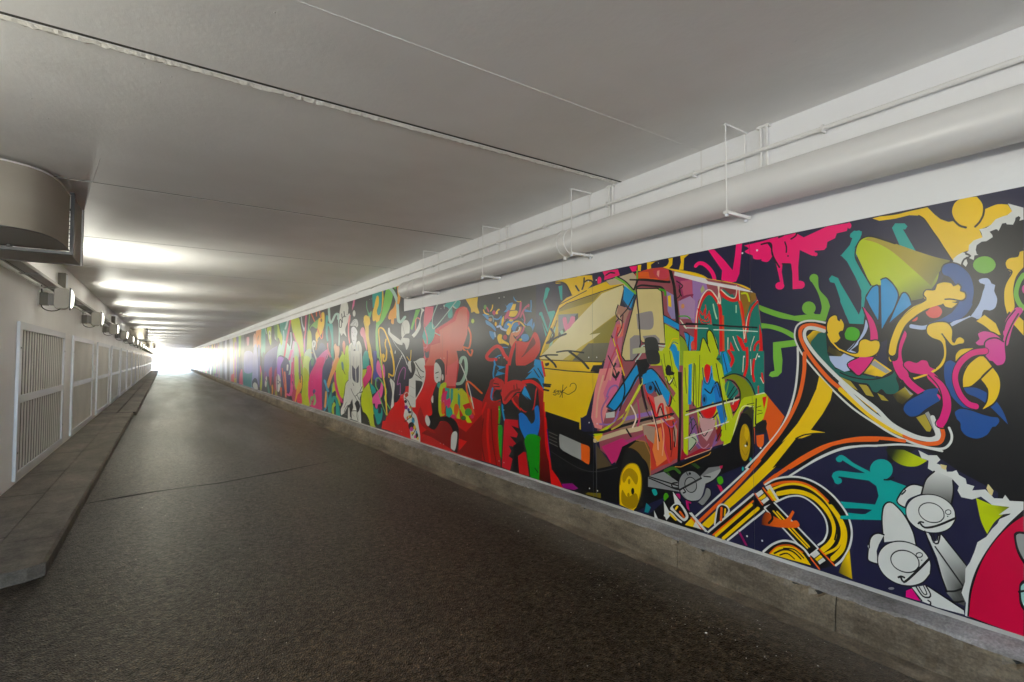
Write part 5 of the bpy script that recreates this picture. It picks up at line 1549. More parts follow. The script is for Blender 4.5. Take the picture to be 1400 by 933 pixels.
f K 879,-742 879,-743 880,-745 882,-745 883,-745 884,-744 884,-743 884,-741 883,-740 881,-739 880,-739 879,-740
s K 10 1.21 852,-742 924,-797 972,-818 993,-799
s K 8 1.21 998,-806 989,-795 977,-795
p W>#50504c@878,-954>807,-991 970,-841 959,-841 934,-878 912,-832 814,-953 816,-994 830,-1139 866,-1133 894,-1103 927,-949 952,-883
s K 8 1.21 972,-836 893,-1097
s K 8 1.24 909,-829 814,-955
s K 8 1.23 949,-842 939,-879 922,-880 912,-832
s K 6 1.23 938,-839 932,-869 924,-865 920,-834
s K 8 1.23 933,-899 832,-1050
s K 8 1.25 898,-1096 865,-1084 830,-1057
s K 8 1.25 894,-1128 866,-1135 833,-1118
f W 1150,-941! 1153,-829 1146,-760 1126,-731 1102,-730 1056,-777 1021,-849 1009,-913! 1078,-914
s K 8 1.15 1148,-938 1153,-829 1145,-760 1126,-732 1102,-730 1056,-777 1021,-849 1009,-910
f W 1222,-1042! 1212,-947 1194,-914 1169,-899 1145,-902! 1170,-958! 1181,-995! 1176,-1061! 1208,-1062
s K 9 1.13 1146,-901 1172,-900 1196,-916 1211,-947 1224,-1048 1208,-1060 1176,-1061
f W 1222,-973 1214,-959 1210,-969 1216,-994
s K 7 1.12 1221,-975 1214,-959 1214,-989
f W 956,-1036 987,-1087 1038,-1122 1096,-1130 1147,-1109 1175,-1062 1171,-1003 1137,-949 1083,-916 1024,-912 977,-936 953,-981
s K 6 1.18 956,-1036 987,-1087 1038,-1122 1096,-1130 1147,-1109 1175,-1062 1171,-1003 1137,-949 1083,-916 1024,-912 977,-936 953,-981 956,-1036
f W 1000,-1014 1016,-1040 1042,-1058 1073,-1062 1101,-1052 1116,-1030 1116,-1002 1099,-975 1072,-958 1041,-954 1014,-965 1000,-987
s K 6 1.18 1000,-1014 1016,-1040 1042,-1058 1073,-1062 1101,-1052 1116,-1030 1116,-1002 1099,-975 1072,-958 1041,-954 1014,-965 1000,-987 1000,-1014
f W 984,-954 986,-960 991,-966 997,-970 1004,-970 1009,-968 1010,-962 1009,-956 1003,-950 997,-946 990,-946 985,-949
s K 5 1.20 984,-954 986,-960 991,-966 997,-970 1004,-970 1009,-968 1010,-962 1009,-956 1003,-950 997,-946 990,-946 985,-949 984,-954
f K 985,-980 986,-981 987,-983 988,-984 989,-984 990,-983 990,-981 990,-980 989,-978 988,-977 986,-977 985,-978
s K 11 1.17 958,-964 1012,-1045 1064,-1113 1077,-1092
s K 10 1.17 1087,-1097 1075,-1088 1062,-1089
p W 1032,-1127 970,-1094 834,-1156 831,-1178 933,-1185 998,-1178
s K 8 1.19 1035,-1128 993,-1176
s K 8 1.21 972,-1095 834,-1156
s K 8 1.21 1014,-1117 988,-1153 962,-1149 957,-1131 974,-1099
s K 6 1.21 1002,-1113 984,-1141 971,-1136 983,-1104
s K 8 1.21 967,-1166 957,-1170 959,-1184
p M 1056,-1152 1032,-1132 998,-1181 1058,-1183
f #8c8c8c 1106,-1159 1108,-1163 1113,-1167 1120,-1171 1126,-1172 1131,-1171 1133,-1169 1131,-1165 1126,-1161 1119,-1157 1113,-1156 1108,-1156
p W 829,-1182 824,-1122 839,-1082 825,-1027 822,-966 805,-931 787,-875 776,-832 745,-799 725,-759 706,-730 698,-708 665,-681 647,-648 619,-618 634,-1193 728,-1186
f K 821,-1181! 810,-1062 783,-953 734,-835 673,-726 620,-648! 623,-741! 632,-1099! 728,-1186
f #d2003c 815,-1179! 801,-1058 767,-928 719,-816 666,-729 621,-676! 634,-1193! 728,-1186
f K 653,-759 635,-744 618,-744! 622,-886! 635,-862 648,-823
f w 646,-766 635,-754 618,-754! 621,-867! 631,-846 642,-812
f K 641,-972 628,-949! 623,-956! 627,-1088! 643,-1052
f #9cc8c0 636,-979 624,-961! 626,-1069! 636,-1040
s K 9 1.36 644,-1006 624,-994
f K 1404,211! 1382,70 1208,48! 994,180 992,262! 1098,186
f B 1203,329! 1173,380 1147,392 1138,385! 1146,204!
f B 1130,417! 1107,424 1074,385 1054,330 1069,272 1102,217! 1131,159! 1131,269
f B 1102,185! 1041,333 1024,339 1008,314 999,277! 1071,215
s K 7 1.15 1203,329 1173,380 1147,392 1139,383 1146,204 1203,329
s K 7 1.17 1130,417 1107,424 1074,385 1054,330 1069,272 1098,209 1131,154
s K 7 1.20 1102,185 1041,333 1024,339 1008,314 999,277
f D 877,430 867,455 837,461 803,441 770,392 758,325 765,260 797,204 850,178 935,179! 885,195 843,222! 813,272 814,324 845,387 868,406
s K 7 1.28 814,324 845,387 871,406 877,430 867,455 837,461 803,441 770,392 758,325 765,260
s Y 35 1.21 1089,6 1077,95 1044,181 1004,234 951,269 883,286 827,292
f Y 950,316 940,342 906,340 899,364 869,374 839,364 834,352 816,357 805,341 808,323 792,314 790,292 807,277 847,290 907,284 941,293
s K 7 1.25 1111,23 1101,112 1064,199 1023,252 941,293 951,320 940,342 905,340 898,365 869,374 839,364 833,350 816,357 805,341 808,323 792,314 790,288 807,276 847,288 907,287
f Y 874,271! 859,278 821,265! 842,245! 866,254
f #e6463c 879,230 884,215 895,204 911,201 927,206 939,219 943,235 938,251 926,262 910,265 894,259 883,246
f #e6463c 976,207 978,198 985,192 994,190 1002,193 1009,200 1011,210 1008,219 1001,225 993,227 984,224 978,217
f P 744,363 732,374 710,372 700,357 697,346 684,338 688,310 679,273 687,232 708,219 727,224 736,192 753,183 770,195 839,158 856,163 838,181 774,206 745,258 730,314 721,342 738,346
s K 6 1.32 775,204 745,258 730,314 723,339 738,348 744,365 732,374 710,372 700,357 697,346 684,336 688,310 679,273 687,232 708,219 727,224 736,192 753,183 771,196 839,157
s P 20 1.22 1004,167 960,157 935,161
f Y 935,150! 922,171 892,178 856,167 842,132! 887,127
f G 682,426 688,408 702,396 721,393 741,401 755,418 760,438 754,457 739,469 719,471 700,463 687,446
f Y 636,203! 658,243 659,299 650,341 631,387! 649,404 651,432 637,451 609,453! 604,473 591,478! 593,402! 617,364 628,303 625,233
s K 6 1.37 647,202 658,236 659,299 650,341 629,387 646,403 651,432 637,451 609,453 604,473 586,477
s G 21 1.38 594,368 610,336 619,288 610,246 597,224
f #dc3c96 586,305 588,296 590,290 594,288 597,291 599,298 600,307 599,316 596,322 593,324 589,321 587,314
s #dc3c96 35 1.37 616,212 642,172 653,117
p Y 629,164 614,191 599,169 600,115
s K 6 1.36 624,218 652,173 663,131
p Y 757,175 726,204 689,163 673,108 693,112 730,153
s K 6 1.32 757,175 730,153 693,111 673,108
p Y 655,234 630,232 650,203
p Y 631,156 615,185 599,169 600,105
s #dc3c96 27 1.37 609,215 640,156 659,73
f #dc3c96 752,123 737,134 701,124 679,100! 670,88! 690,93 720,90 723,66 747,63 762,75 750,91
s K 6 1.32 723,65 750,63 762,79 748,95 753,119 731,132 698,122 676,102
f #e0359a 729,78 714,96 685,97 662,76! 658,11 670,-22 688,-28 705,-9 725,-3 731,11 721,35 730,51
s K 7 1.34 665,80 687,97 714,94 729,76 728,51 720,35 731,15 725,-5 705,-9 691,-28 668,-22 658,4 658,80 638,148 614,200
f Y 834,-7! 832,24 812,48 769,53! 813,20
f D 875,-20 852,-3 832,-20! 847,-77 836,-150 794,-216 770,-234! 813,-221 856,-167 877,-94
f D 807,-132! 761,-130 709,-167 676,-226 660,-285! 682,-257 716,-214 756,-177 796,-156
f Y 810,-76 795,-27 758,12 734,15! 705,-30! 779,-119 810,-128!
f Y 702,-34! 683,-73 682,-142 704,-197 746,-230! 727,-183 725,-128 745,-90!
s K 7 1.32 812,-128 810,-76 789,-23 752,16 731,17 704,-30 681,-80 682,-142 704,-197 747,-230 728,-187 725,-132 747,-90 705,-33
s K 34 1.29 727,39 776,28 820,-20 838,-85 824,-157 794,-204 766,-216
s M 27 1.29 727,39 776,28 820,-20 838,-85 824,-157 794,-204 766,-214
f D 845,-248 826,-228 800,-228 782,-235 729,-254 694,-254 685,-273 695,-297 712,-302 731,-339 767,-361 804,-352 822,-326 824,-294 842,-272
s K 6 1.31 839,-276 845,-248 826,-228 800,-228 758,-240 717,-254 691,-256 686,-277 698,-299
f Y 943,139 934,173 900,181 861,177 842,143 846,94 837,77! 833,98 817,108 799,96 800,76 818,73 841,65 856,78! 888,129 869,86 867,29 878,-20 919,-62 982,-93 1033,-108 1055,-113! 1054,-100! 996,-85 933,-58 895,-20 877,20 883,78 922,105
s K 6 1.26 1054,-98 996,-85 933,-56 895,-20 879,29 886,83 922,105 942,131 936,169 900,183 861,177 842,143 844,94 837,81 829,100 814,108 799,94 802,75 818,72 844,65 863,90 882,124
s K 6 1.24 1053,-123 990,-108 920,-72 879,-24 866,29 868,86
s K 61 1.19 1043,127 1069,48 1060,-39 1018,-116 963,-165 909,-185
s M 51 1.18 1045,127 1069,48 1062,-30 1041,-78
s M 35 1.20 1046,-65 1018,-116 963,-165 909,-183
f M 1042,-21 1027,-4 994,-10 984,-16 966,0 939,-8 932,-33 912,-41! 947,-71 989,-68 1024,-56
s K 6 1.21 1017,-62 1040,-34 1038,-14 1016,-4 987,-14 966,0 942,-5 932,-33 911,-43
s M 41 1.25 930,-79 888,-136 870,-209 885,-276 899,-306
s K 6 1.25 940,-75 901,-132 889,-202 901,-269 919,-306 909,-325 886,-328 869,-307 855,-240 856,-175 881,-111 914,-79
f D 1039,-221 1020,-198 949,-147 901,-137! 909,-170! 896,-198! 951,-240 987,-277 1022,-284 1047,-256
s K 6 1.20 896,-198 951,-242 987,-278 1022,-285 1047,-256 1039,-221 1006,-189 963,-161
s K 48 1.19 1082,15 1074,87 1038,181 997,226 945,261
s Y 37 1.19 1088,39 1077,95 1045,178 1000,228 945,265 883,284
f Y 1400,193 1387,232 1358,250 1340,238 1339,220! 1315,206 1312,171 1336,146! 1329,120 1345,99 1369,95! 1389,131
s K 7 1.09 1369,95 1389,131 1401,180 1387,232 1358,250 1342,241 1339,220 1315,206 1312,171 1336,146 1327,120 1345,97
f g 1232,137 1237,118 1252,104 1272,99 1292,105 1307,120 1312,141 1306,161 1291,175 1270,179 1251,173 1237,158
s K 6 1.11 1312,140 1296,175 1269,181 1242,172 1230,137 1240,108 1271,97 1301,108 1312,140
s Y 10 1.09 1393,143 1373,98 1334,54 1280,27 1234,18
f Y 1241,65 1233,98 1210,110 1181,103! 1155,104! 1157,18! 1197,12 1242,17 1280,27 1245,35
s K 6 1.13 1242,23 1245,61 1234,99 1210,110 1181,104 1167,94 1155,104
s K 6 1.11 1378,94 1334,45 1280,17 1235,10 1190,12 1157,20
f Y 1328,224 1311,194 1317,161 1330,157
f P 1206,216! 1190,188 1204,142 1238,88 1280,51! 1247,32 1281,-4! 1313,-61! 1334,-52! 1333,14! 1254,98 1219,161
s K 7 1.11 1206,220 1221,152 1263,79 1289,52
s K 7 1.13 1203,220 1190,183 1204,138 1229,102
f M 1217,282! 1189,252 1158,195 1146,140 1149,95! 1188,105! 1191,178 1209,244
s K 7 1.14 1218,280 1194,197 1187,142 1188,105
s K 7 1.15 1201,267 1166,209 1148,140 1147,90
f #46b400 1311,142 1295,175 1265,180 1236,162 1232,130 1250,102 1279,101 1305,113
s K 7 1.11 1311,142 1295,175 1265,180 1236,162 1232,130 1250,102 1279,101 1305,113 1311,142
f Y 1242,74 1233,102 1208,112 1180,100! 1164,104 1145,94 1142,67! 1154,36! 1190,13 1256,14 1332,52! 1332,62! 1281,37 1247,37 1240,60
s K 7 1.12 1332,64 1281,38 1247,38 1242,74 1233,102 1208,112 1182,100 1164,104 1142,96 1140,67 1154,33 1190,13 1256,12 1332,47
p M 1301,-28 1243,14 1166,13 1200,-40 1246,-87
s K 7 1.12 1243,12 1299,-26 1246,-86 1200,-40 1168,12
'''

# ------------------------------------------------------------------ mural
PAL = dict(Y='f5c800', M='e6007d', H='ff0073', T='00a59d', L='c3d200', G='78b93a', g='3fae00', B='0096d7', D='004b96',
           P='b4c3e6', K='131316', N='20203f', O='f06414', W='dcdcd6', w='a0a09b', R='e60a0a', r='8c0000', S='f08c64',
           C='e1cd8c', Q='b4a02d', V='966eb4', A='00786a', J='aac8be', I='f0e6d2', X='005f55')
def colr(t):
    if t[0] == '#': return np.array(srgb(t)[:3])
    return np.array(srgb(PAL[t])[:3])

def smooth_pts(P, corner, closed, sub=6):
    n = len(P)
    out = []
    rng = range(n if closed else n - 1)
    for i in rng:
        p1, p2 = P[i], P[(i + 1) % n]
        p0 = P[(i - 1) % n] if (closed or i > 0) else p1
        p3 = P[(i + 2) % n] if (closed or i < n - 2) else p2
        m1 = (p2 - p0) * .5 if not corner[i] else (p2 - p1) * .6
        m2 = (p3 - p1) * .5 if not corner[(i + 1) % n] else (p2 - p1) * .6
        L = np.linalg.norm(p2 - p1)
        for m in (m1, m2):
            l = np.linalg.norm(m)
            if l > 1.1 * L and l > 0: m *= 1.1 * L / l
        s = max(1, min(sub, int(L / 14) + 1))
        for k in range(s):
            t = k / s
            out.append((2*t**3 - 3*t*t + 1) * p1 + (t**3 - 2*t*t + t) * m1 + (-2*t**3 + 3*t*t) * p2 + (t**3 - t*t) * m2)
    if not closed: out.append(P[-1])
    return np.array(out)

def brush(P, w):
    """outline of a stroke of width w with round ends"""
    keep = [0]
    for i in range(1, len(P)):
        if np.linalg.norm(P[i] - P[keep[-1]]) > 1e-6: keep.append(i)
    P = P[keep]
    if len(P) < 2: return None
    T = np.zeros_like(P)
    T[1:-1] = P[2:] - P[:-2]; T[0] = P[1] - P[0]; T[-1] = P[-1] - P[-2]
    T /= np.maximum(np.linalg.norm(T, axis=1)[:, None], 1e-9)
    N = np.stack([-T[:, 1], T[:, 0]], 1)
    r = w / 2
    Lp = P + N * r; Rp = P - N * r
    closed = np.linalg.norm(P[0] - P[-1]) < w * .3
    capa = []; capb = []
    if not closed:
        for k in range(1, 5):
            a = math.pi * k / 5
            capb.append(P[-1] + r * (N[-1] * math.cos(a) + T[-1] * math.sin(a)))
            capa.append(P[0] + r * (-N[0] * math.cos(a) - T[0] * math.sin(a)))
    return np.array(list(Lp) + capb + list(Rp[::-1]) + capa)

shapes = []       # (polygon Nx2 in mm, colour a, colour b, grad)
def parse(text):
    for line in text.strip().splitlines():
        tk = line.split()
        t, c = tk[0], tk[1]
        grad = None
        c, *g = c.split('@')
        ca, *cb = c.split('>')
        ca = colr(ca); cb = colr(cb[0]) if cb else ca
        if g:
            a, b_ = g[0].split('>')
            grad = (np.array(list(map(float, a.split(',')))), np.array(list(map(float, b_.split(',')))))
        i = 2
        if t in 'sl':
            w = float(tk[2]); k = float(tk[3]); i = 4
        pts = [q.rstrip('!').split(',') for q in tk[i:]]
        cor = [q.endswith('!') for q in tk[i:]]
        P = np.array([[float(x), float(y)] for x, y in pts])
        if t == 'p': poly = P
        elif t == 'f': poly = smooth_pts(P, cor, True)
        else:
            S = P * np.array([k, 1.0])
            if t == 's' and len(S) > 2: S = smooth_pts(S, cor, False)
            elif t == 'l':
                # straight runs: repeat the corner points so the brush keeps its width
                Q = [S[0]]
                for a, b_ in zip(S[:-1], S[1:]):
                    d = b_ - a
                    Q += [a + d * .02, a + d * .98]
                Q.append(S[-1]); S = np.array(Q)
            poly = brush(S, w)
            if poly is None: continue
            poly = poly / np.array([k, 1.0])
        shapes.append((poly, ca, cb, grad))

ZB, ZT, ZTALL, YSTEP = -1190, 755, 1182, 7610
Y_LO, Y_HI = -1060, 83900
seams = [-1060, 400] + [1850 + 1460 * k for k in range(0, 57)]
seams = [s for s in seams if s < Y_HI] + [Y_HI]
# ground colours of the print
shapes.append((np.array([[Y_LO - 9, -1300], [Y_HI + 9, -1300], [Y_HI + 9, 1300], [Y_LO - 9, 1300]], float), colr('#20203f'), colr('#20203f'), None))
# the far stretch of the print: tall ribbons of colour
rng = random.Random(3)
cols = ['#28a096', '#c8d21e', '#e6508c', '#3c3c82', '#e6e6dc', '#f0963c', '#5078c8', '#8c3c96', '#28282c', '#78b446', '#f0c828', '#c83c3c']
y = 29500.0
while y < Y_HI:
    w = rng.uniform(250, 1400)
    c = colr(rng.choice(cols))
    a = rng.uniform(-1190, 200); b_ = rng.uniform(200, 1180)
    if rng.random() < .5: a = -1200
    if rng.random() < .5: b_ = 1190
    pts = np.array([[y, a], [y + w * .5, a - 60], [y + w, a], [y + w * 1.2, (a + b_) / 2], [y + w * .9, b_], [y + w * .3, b_ + 60], [y - w * .2, (a + b_) / 2 + 100]])
    pts[:, 1] = np.clip(pts[:, 1], -1200, 1200)
    shapes.append((smooth_pts(pts, [False] * 7, True, 3), c, c, None))
    y += w * rng.uniform(.5, 1.0)
# pieces of the print that lie nearer than the photograph's edge
parse('''
p K 700,300 -1070,500 -1070,-1200 700,-1200
f Y -300,500 -500,760 -900,770 -1000,500 -700,300
s D 90 1 300,100 0,-50 -300,100 -600,-50
''')
parse(MURAL)
parse('''
f K 560,-420! 200,-160 -100,-120 -500,-260 -800,-600 -900,-1200! 620,-1200!
f #d2003c 585,-470! 200,-215 -100,-175 -450,-310 -730,-640 -820,-1200! 600,-1200!
f K 350,-520 100,-420 50,-700 330,-760
f W 320,-545 120,-460 85,-680 310,-720
f K 250,-880 0,-820 -50,-1100 200,-1120
f W 220,-900 30,-850 -10,-1070 180,-1090
''')
def inside_poly(P, X, Yc):
    """non-zero winding of points in polygon"""
    wn_ = np.zeros(len(X), int)
    x0, y0 = P[:, 0], P[:, 1]
    x1, y1 = np.roll(x0, -1), np.roll(y0, -1)
    for a, b_, c, d in zip(x0, y0, x1, y1):
        if b_ == d: continue
        isl = (c - a) * (Yc - b_) - (X - a) * (d - b_)
        if d > b_: wn_ += ((b_ <= Yc) & (d > Yc) & (isl > 0))
        else: wn_ -= ((b_ > Yc) & (d <= Yc) & (isl < 0))
    return wn_ != 0

m, nt, b = new_mat('mural_print', 0.22)
at = nt.nodes.new('ShaderNodeAttribute'); at.attribute_name = 'ink'
dn = noise(nt, 1.6, 4, coords(nt))
dr = ramp(nt, dn.outputs[0], [(0.35, (0.88, 0.88, 0.88)), (0.65, (1, 1, 1))])
nt.links.new(mix(nt, 1.0, at.outputs['Color'], dr.outputs[0], 'MULTIPLY'), b.inputs['Base Color'])
b.inputs['Roughness'].default_value = 0.305
b.inputs['Specular IOR Level'].default_value = 0.5
M['print'] = m
mural = empty('mural', (XR - 0.012, 0, -1.19), 'long glossy printed mural with a graffiti van, brass horn and dancing figures', 'mural')

XF = XR - 0.012
def build_panel(ya, yb):
    top = ZTALL if ya >= YSTEP - 5 else ZT
    polys = [(i, s[0]) for i, s in enumerate(shapes)
             if s[0][:, 0].max() > ya and s[0][:, 0].min() < yb and s[0][:, 1].max() > ZB and s[0][:, 1].min() < top]
    verts = []; edges = []
    fr = [(ya, ZB), (yb, ZB), (yb, top), (ya, top)]
    def loop(pts):
        s0 = len(verts)
        verts.extend(Vector((float(a) / 1000 - ya / 1000, float(b_) / 1000)) for a, b_ in pts)
        n = len(pts)
        edges.extend((s0 + i, s0 + (i + 1) % n) for i in range(n))
    loop(fr)
    def clip(P, ax, lim, keep_less):
        out = []
        n = len(P)
        for i in range(n):
            a, c = P[i], P[(i + 1) % n]
            ia = (a[ax] <= lim) if keep_less else (a[ax] >= lim)
            ic = (c[ax] <= lim) if keep_less else (c[ax] >= lim)
            if ia: out.append(a)
            if ia != ic:
                t = (lim - a[ax]) / (c[ax] - a[ax])
                out.append(a + (c - a) * t)
        return out
    use = []
    for i, P in polys:
        Q = list(P)
        for ax, lim, kl in ((0, yb, True), (0, ya, False), (1, top, True), (1, ZB, False)):
            Q = clip(Q, ax, lim, kl)
            if len(Q) < 3: break
        if len(Q) < 3: continue
        # drop repeated points
        Qf = [Q[0]]
        for q in Q[1:]:
            if abs(q[0] - Qf[-1][0]) + abs(q[1] - Qf[-1][1]) > 0.3: Qf.append(q)
        if len(Qf) < 3: continue
        loop(Qf)
        use.append((i, P))
    vo_, eo, fo, *_ = delaunay_2d_cdt(verts, edges, [], 0, 1e-5)
    V2 = np.array([(v.x * 1000 + ya, v.y * 1000) for v in vo_])
    F = np.array([f for f in fo if len(f) == 3])
    cen = V2[F].mean(1)
    owner = np.full(len(F), -1)
    for i, P in reversed(use):
        mn = P.min(0); mx = P.max(0)
        c = np.where((owner < 0) & (cen[:, 0] > mn[0]) & (cen[:, 0] < mx[0]) & (cen[:, 1] > mn[1]) & (cen[:, 1] < mx[1]))[0]
        if len(c) == 0: continue
        ins = inside_poly(P, cen[c, 0], cen[c, 1])
        owner[c[ins]] = i
    g = 1.0        # half-millimetre reveal between boards
    me = bpy.data.meshes.new('mural_panel')
    nv = len(V2)
    Vc = V2.copy()
    Vc[:, 0] = np.clip(Vc[:, 0], ya + g, yb - g)
    vv = [(0.0, float(a) / 1000, float(b_) / 1000 + 1.19) for a, b_ in Vc]
    # back edges give the board its thickness
    fr2 = [(0.0, (ya + g) / 1000, 0.0), (0.0, (yb - g) / 1000, 0.0), (0.0, (yb - g) / 1000, top / 1000 + 1.19), (0.0, (ya + g) / 1000, top / 1000 + 1.19)]
    fb = [(0.010, p[1], p[2]) for p in fr2]
    tri = []
    for f in F:
        a, b2, c = Vc[f[0]], Vc[f[1]], Vc[f[2]]
        ar = (b2[0] - a[0]) * (c[1] - a[1]) - (c[0] - a[0]) * (b2[1] - a[1])
        tri.append((int(f[0]), int(f[2]), int(f[1])) if ar > 0 else (int(f[0]), int(f[1]), int(f[2])))
    allv = vv + fr2 + fb
    q = nv
    side = [(q, q + 1, q + 5, q + 4), (q + 1, q + 2, q + 6, q + 5), (q + 2, q + 3, q + 7, q + 6), (q + 3, q, q + 4, q + 7)]
    me.from_pydata(allv, [], tri + side)
    ca = me.color_attributes.new('ink', 'FLOAT_COLOR', 'CORNER')
    buf = np.ones((len(me.loops), 4), np.float32)
    li = 0
    for fi, f in enumerate(tri):
        s = shapes[owner[fi]] if owner[fi] >= 0 else shapes[0]
        for k, vi in enumerate(f):
            if s[3] is None: cl = s[1]
            else:
                p0, p1 = s[3]; d = p1 - p0
                t = float(np.clip(((V2[vi] - p0) @ d) / (d @ d), 0, 1))
                cl = s[1] * (1 - t) + s[2] * t
            buf[li, :3] = cl; li += 1
    buf[li:, :3] = 0.15
    ca.data.foreach_set('color', buf.ravel())
    me.materials.append(M['print'])
    o = bpy.data.objects.new('mural_panel', me)
    COL.objects.link(o)
    o.parent = mural
    return o
bounds = sorted(set(seams))
# the tall boards begin at the step
out_b = []
for a, c in zip(bounds[:-1], bounds[1:]):
    if a < YSTEP < c:
        out_b += [(a, YSTEP), (YSTEP, c)]
    else:
        out_b.append((a, c))
for a, c in out_b:
    build_panel(a, c)
# screw heads of the boards
bm = bmesh.new()
for s in bounds[:14]:
    for dy in (-0.05, 0.05):
        for z in (-1.12, -0.55, 0.02, 0.69 if s < YSTEP else 1.10):
            if -1 < s / 1000 + dy < 18:
                add_tube(bm, [(XF - .0015, s / 1000 + dy, z), (XF + .002, s / 1000 + dy, z)], 0.006, 8)
sc_ = obj('screw_head', bm, M['rod'])
sc_.parent = mural; sc_.matrix_parent_inverse = mural.matrix_world.inverted() if False else Matrix.Translation((-(XR - .012), 0, 1.19))
sc_['kind'] = 'stuff'

# ------------------------------------------------------------------ drain pipe and its hangers
PX, PZ, PR = 2.975, 1.040, 0.117
t = empty('drain_pipe', (PX, 0, PZ), 'thick off-white drain pipe hung along the top of the right wall', 'pipe')
def local(o, base):
    o.matrix_parent_inverse = Matrix.Translation([-c for c in base]); return o
bs = (PX, 0, PZ)
pts = [(PX, Y0 + .5, PZ), (PX, 3, PZ), (PX, 7.22, PZ)]
for k in range(1, 8):
    a = math.pi / 2 * k / 7
    pts.append((PX + 0.13 * (1 - math.cos(a)), 7.22 + 0.13 * math.sin(a), PZ))
local(obj('pipe_body', tube(pts, PR, 48), M['pipe'], t, smooth=True), bs)
for y, w in ((7.18, .05), (6.9, .07), (6.72, .02), (3.52, .03), (3.42, .012), (2.5 - 3.4, .03), (-2.2, .03)):
    local(obj('pipe_collar', tube([(PX, y, PZ), (PX, y + w, PZ)], PR + .006, 48), M['pipe'], t, smooth=False, bevel=.002), bs)
local(obj('drain_plug', tube([(PX - .02, 7.12, PZ - PR), (PX - .02, 7.12, PZ - PR - .03)], .02, 12), M['pipe'], t), bs)
local(obj('drain_plug', tube([(PX - .01, 3.53, PZ - PR + .005), (PX - .01, 3.53, PZ - PR - .03)], .016, 12), M['rod'], t), bs)
hang = None
lab = {1.86: 'nearest pipe hanger with two thin rods and a flat bar, beside the double conduit drop', 3.32: 'second pipe hanger from the camera, beside the pipe collar',
       4.80: 'third pipe hanger from the camera, halfway along the visible pipe', 6.35: 'farthest pipe hanger, next to the closed end of the pipe',
       0.4: 'pipe hanger just outside the right edge of view', -1.1: 'pipe hanger behind the viewer', }
def make_hanger(y):
    h = empty('pipe_hanger', (2.86, y, 0.915), lab[y], 'pipe hanger', 'hangers carrying the drain pipe')
    obj('rod', tube([(0, 0, -.01), (0.0, 0, CEIL - 0.915)], .0042, 8), M['rod'], h)
    obj('rod', tube([(.222, 0.01, 0), (.222, 0.01, CEIL - 0.915)], .0036, 8), M['rod'], h)
    obj('foot_bar', box(-.012, .236, -.016, .016, -.016, 0.004), M['rod'], h, bevel=.002)
    obj('top_bar', box(-.006, .236, -.006, .014, CEIL - .927, CEIL - .917), M['rod'], h)
    obj('nut', tube([(0, 0, -.032), (0, 0, -.014)], .011, 6), M['steel'], h)
    obj('nut', tube([(.222, 0.01, -.03), (.222, 0.01, -.014)], .011, 6), M['steel'], h)
    return h
for y in (1.86, 3.32, 4.80, 6.35, 0.4):
    if hang is None: hang = make_hanger(y)
    else:
        c = copy_tree(hang); c.location.y = y; c['label'] = lab[y]
# conduit on the right wall
t = empty('conduit', (XR - .03, 0, 1.31), 'thin white conduit clipped along the right wall above the drain pipe', 'conduit')
bs = (XR - .03, 0, 1.31)
local(obj('conduit_tube', tube([(XR - .03, Y0, 1.312), (XR - .03, 20, 1.312), (XR - .03, Y1, 1.312)], .0135, 12), M['rod'], t, smooth=True), bs)
for k in range(24):
    y = -1.2 + .86 * k
    local(obj('clip', box(XR - .046, XR, y, y + .012, 1.288, 1.33), M['pipe'], t), bs)
for y, lb in ((1.72, 'pair of thin conduits dropping from the ceiling beside the nearest pipe hanger'), (3.05, 'pair of thin conduits dropping to the pipe by the sealed ceiling joint'), (4.62, 'pair of thin conduits dropping to the pipe near the third hanger')):
    t = empty('conduit_drop', (XR - .02, y, 1.1), lb, 'conduit', 'conduit drops behind the pipe')
    for d in (0, .04):
        obj('conduit_tube', tube([(0, d, 0), (0, d, CEIL - 1.1)], .008, 8), M['rod'], t)
    obj('saddle', box(-.012, .018, -.02, .06, .352, .366), M['rod'], t)

# ------------------------------------------------------------------ louvred panels on the left wall
def make_panel():
    t = empty('louvred_panel', (XL, 7.65, -1.32), None, 'louvred panel', 'louvred panels along the left wall')
    L, H = 3.08, 1.74
    fx = .032
    bm = bmesh.new()
    add_box(bm, 0.001, fx, 0, .10, 0, H)
    add_box(bm, 0.001, fx, L - .09, L, 0, H)
    add_box(bm, 0.001, fx - .001, .10, L - .09, H - .085, H)
    add_box(bm, 0.001, fx - .001, .10, L - .09, 0, .085)
    obj('frame', bm, M['steel'], t, bevel=.003)
    obj('mid_rail', box(.001, fx - .002, .10, L - .09, .84, .925), M['steel'], t, bevel=.003)
    n = 19
    for zz, z0, z1 in ((0, .085, .84), (1, .925, H - .085)):
        bm = bmesh.new()
        for k in range(n):
            y = .10 + (L - .19) * (k + .5) / n
            w = .037
            vs = [(0.011, y - w), (.018, y - w * .8), (.018, y + w * .8), (0.011, y + w)]
            a = [bm.verts.new((x, yy, z0)) for x, yy in vs]; b_ = [bm.verts.new((x, yy, z1)) for x, yy in vs]
            for i in range(4): bm.faces.new((a[i], a[(i + 1) % 4], b_[(i + 1) % 4], b_[i]))
            bm.faces.new(a); bm.faces.new(b_)
        obj('louvre', bm, M['bar'], t)
    obj('backing', box(.001, .010, .10, L - .09, .085, H - .085), M['dark'], t)
    for y in (.05, L - .045):
        for z in (.3, 1.45):
            obj('bolt', tube([(fx, y, z), (fx + .006, y, z)], .009, 6), M['flange'], t)
    return t
proto = None
ordn = ['nearest', 'second', 'third', 'fourth', 'fifth', 'sixth', 'seventh', 'eighth', 'ninth', 'tenth', 'eleventh', 'twelfth', 'thirteenth', 'fourteenth', 'fifteenth', 'sixteenth', 'seventeenth', 'eighteenth', 'nineteenth', 'twentieth']
k = 0
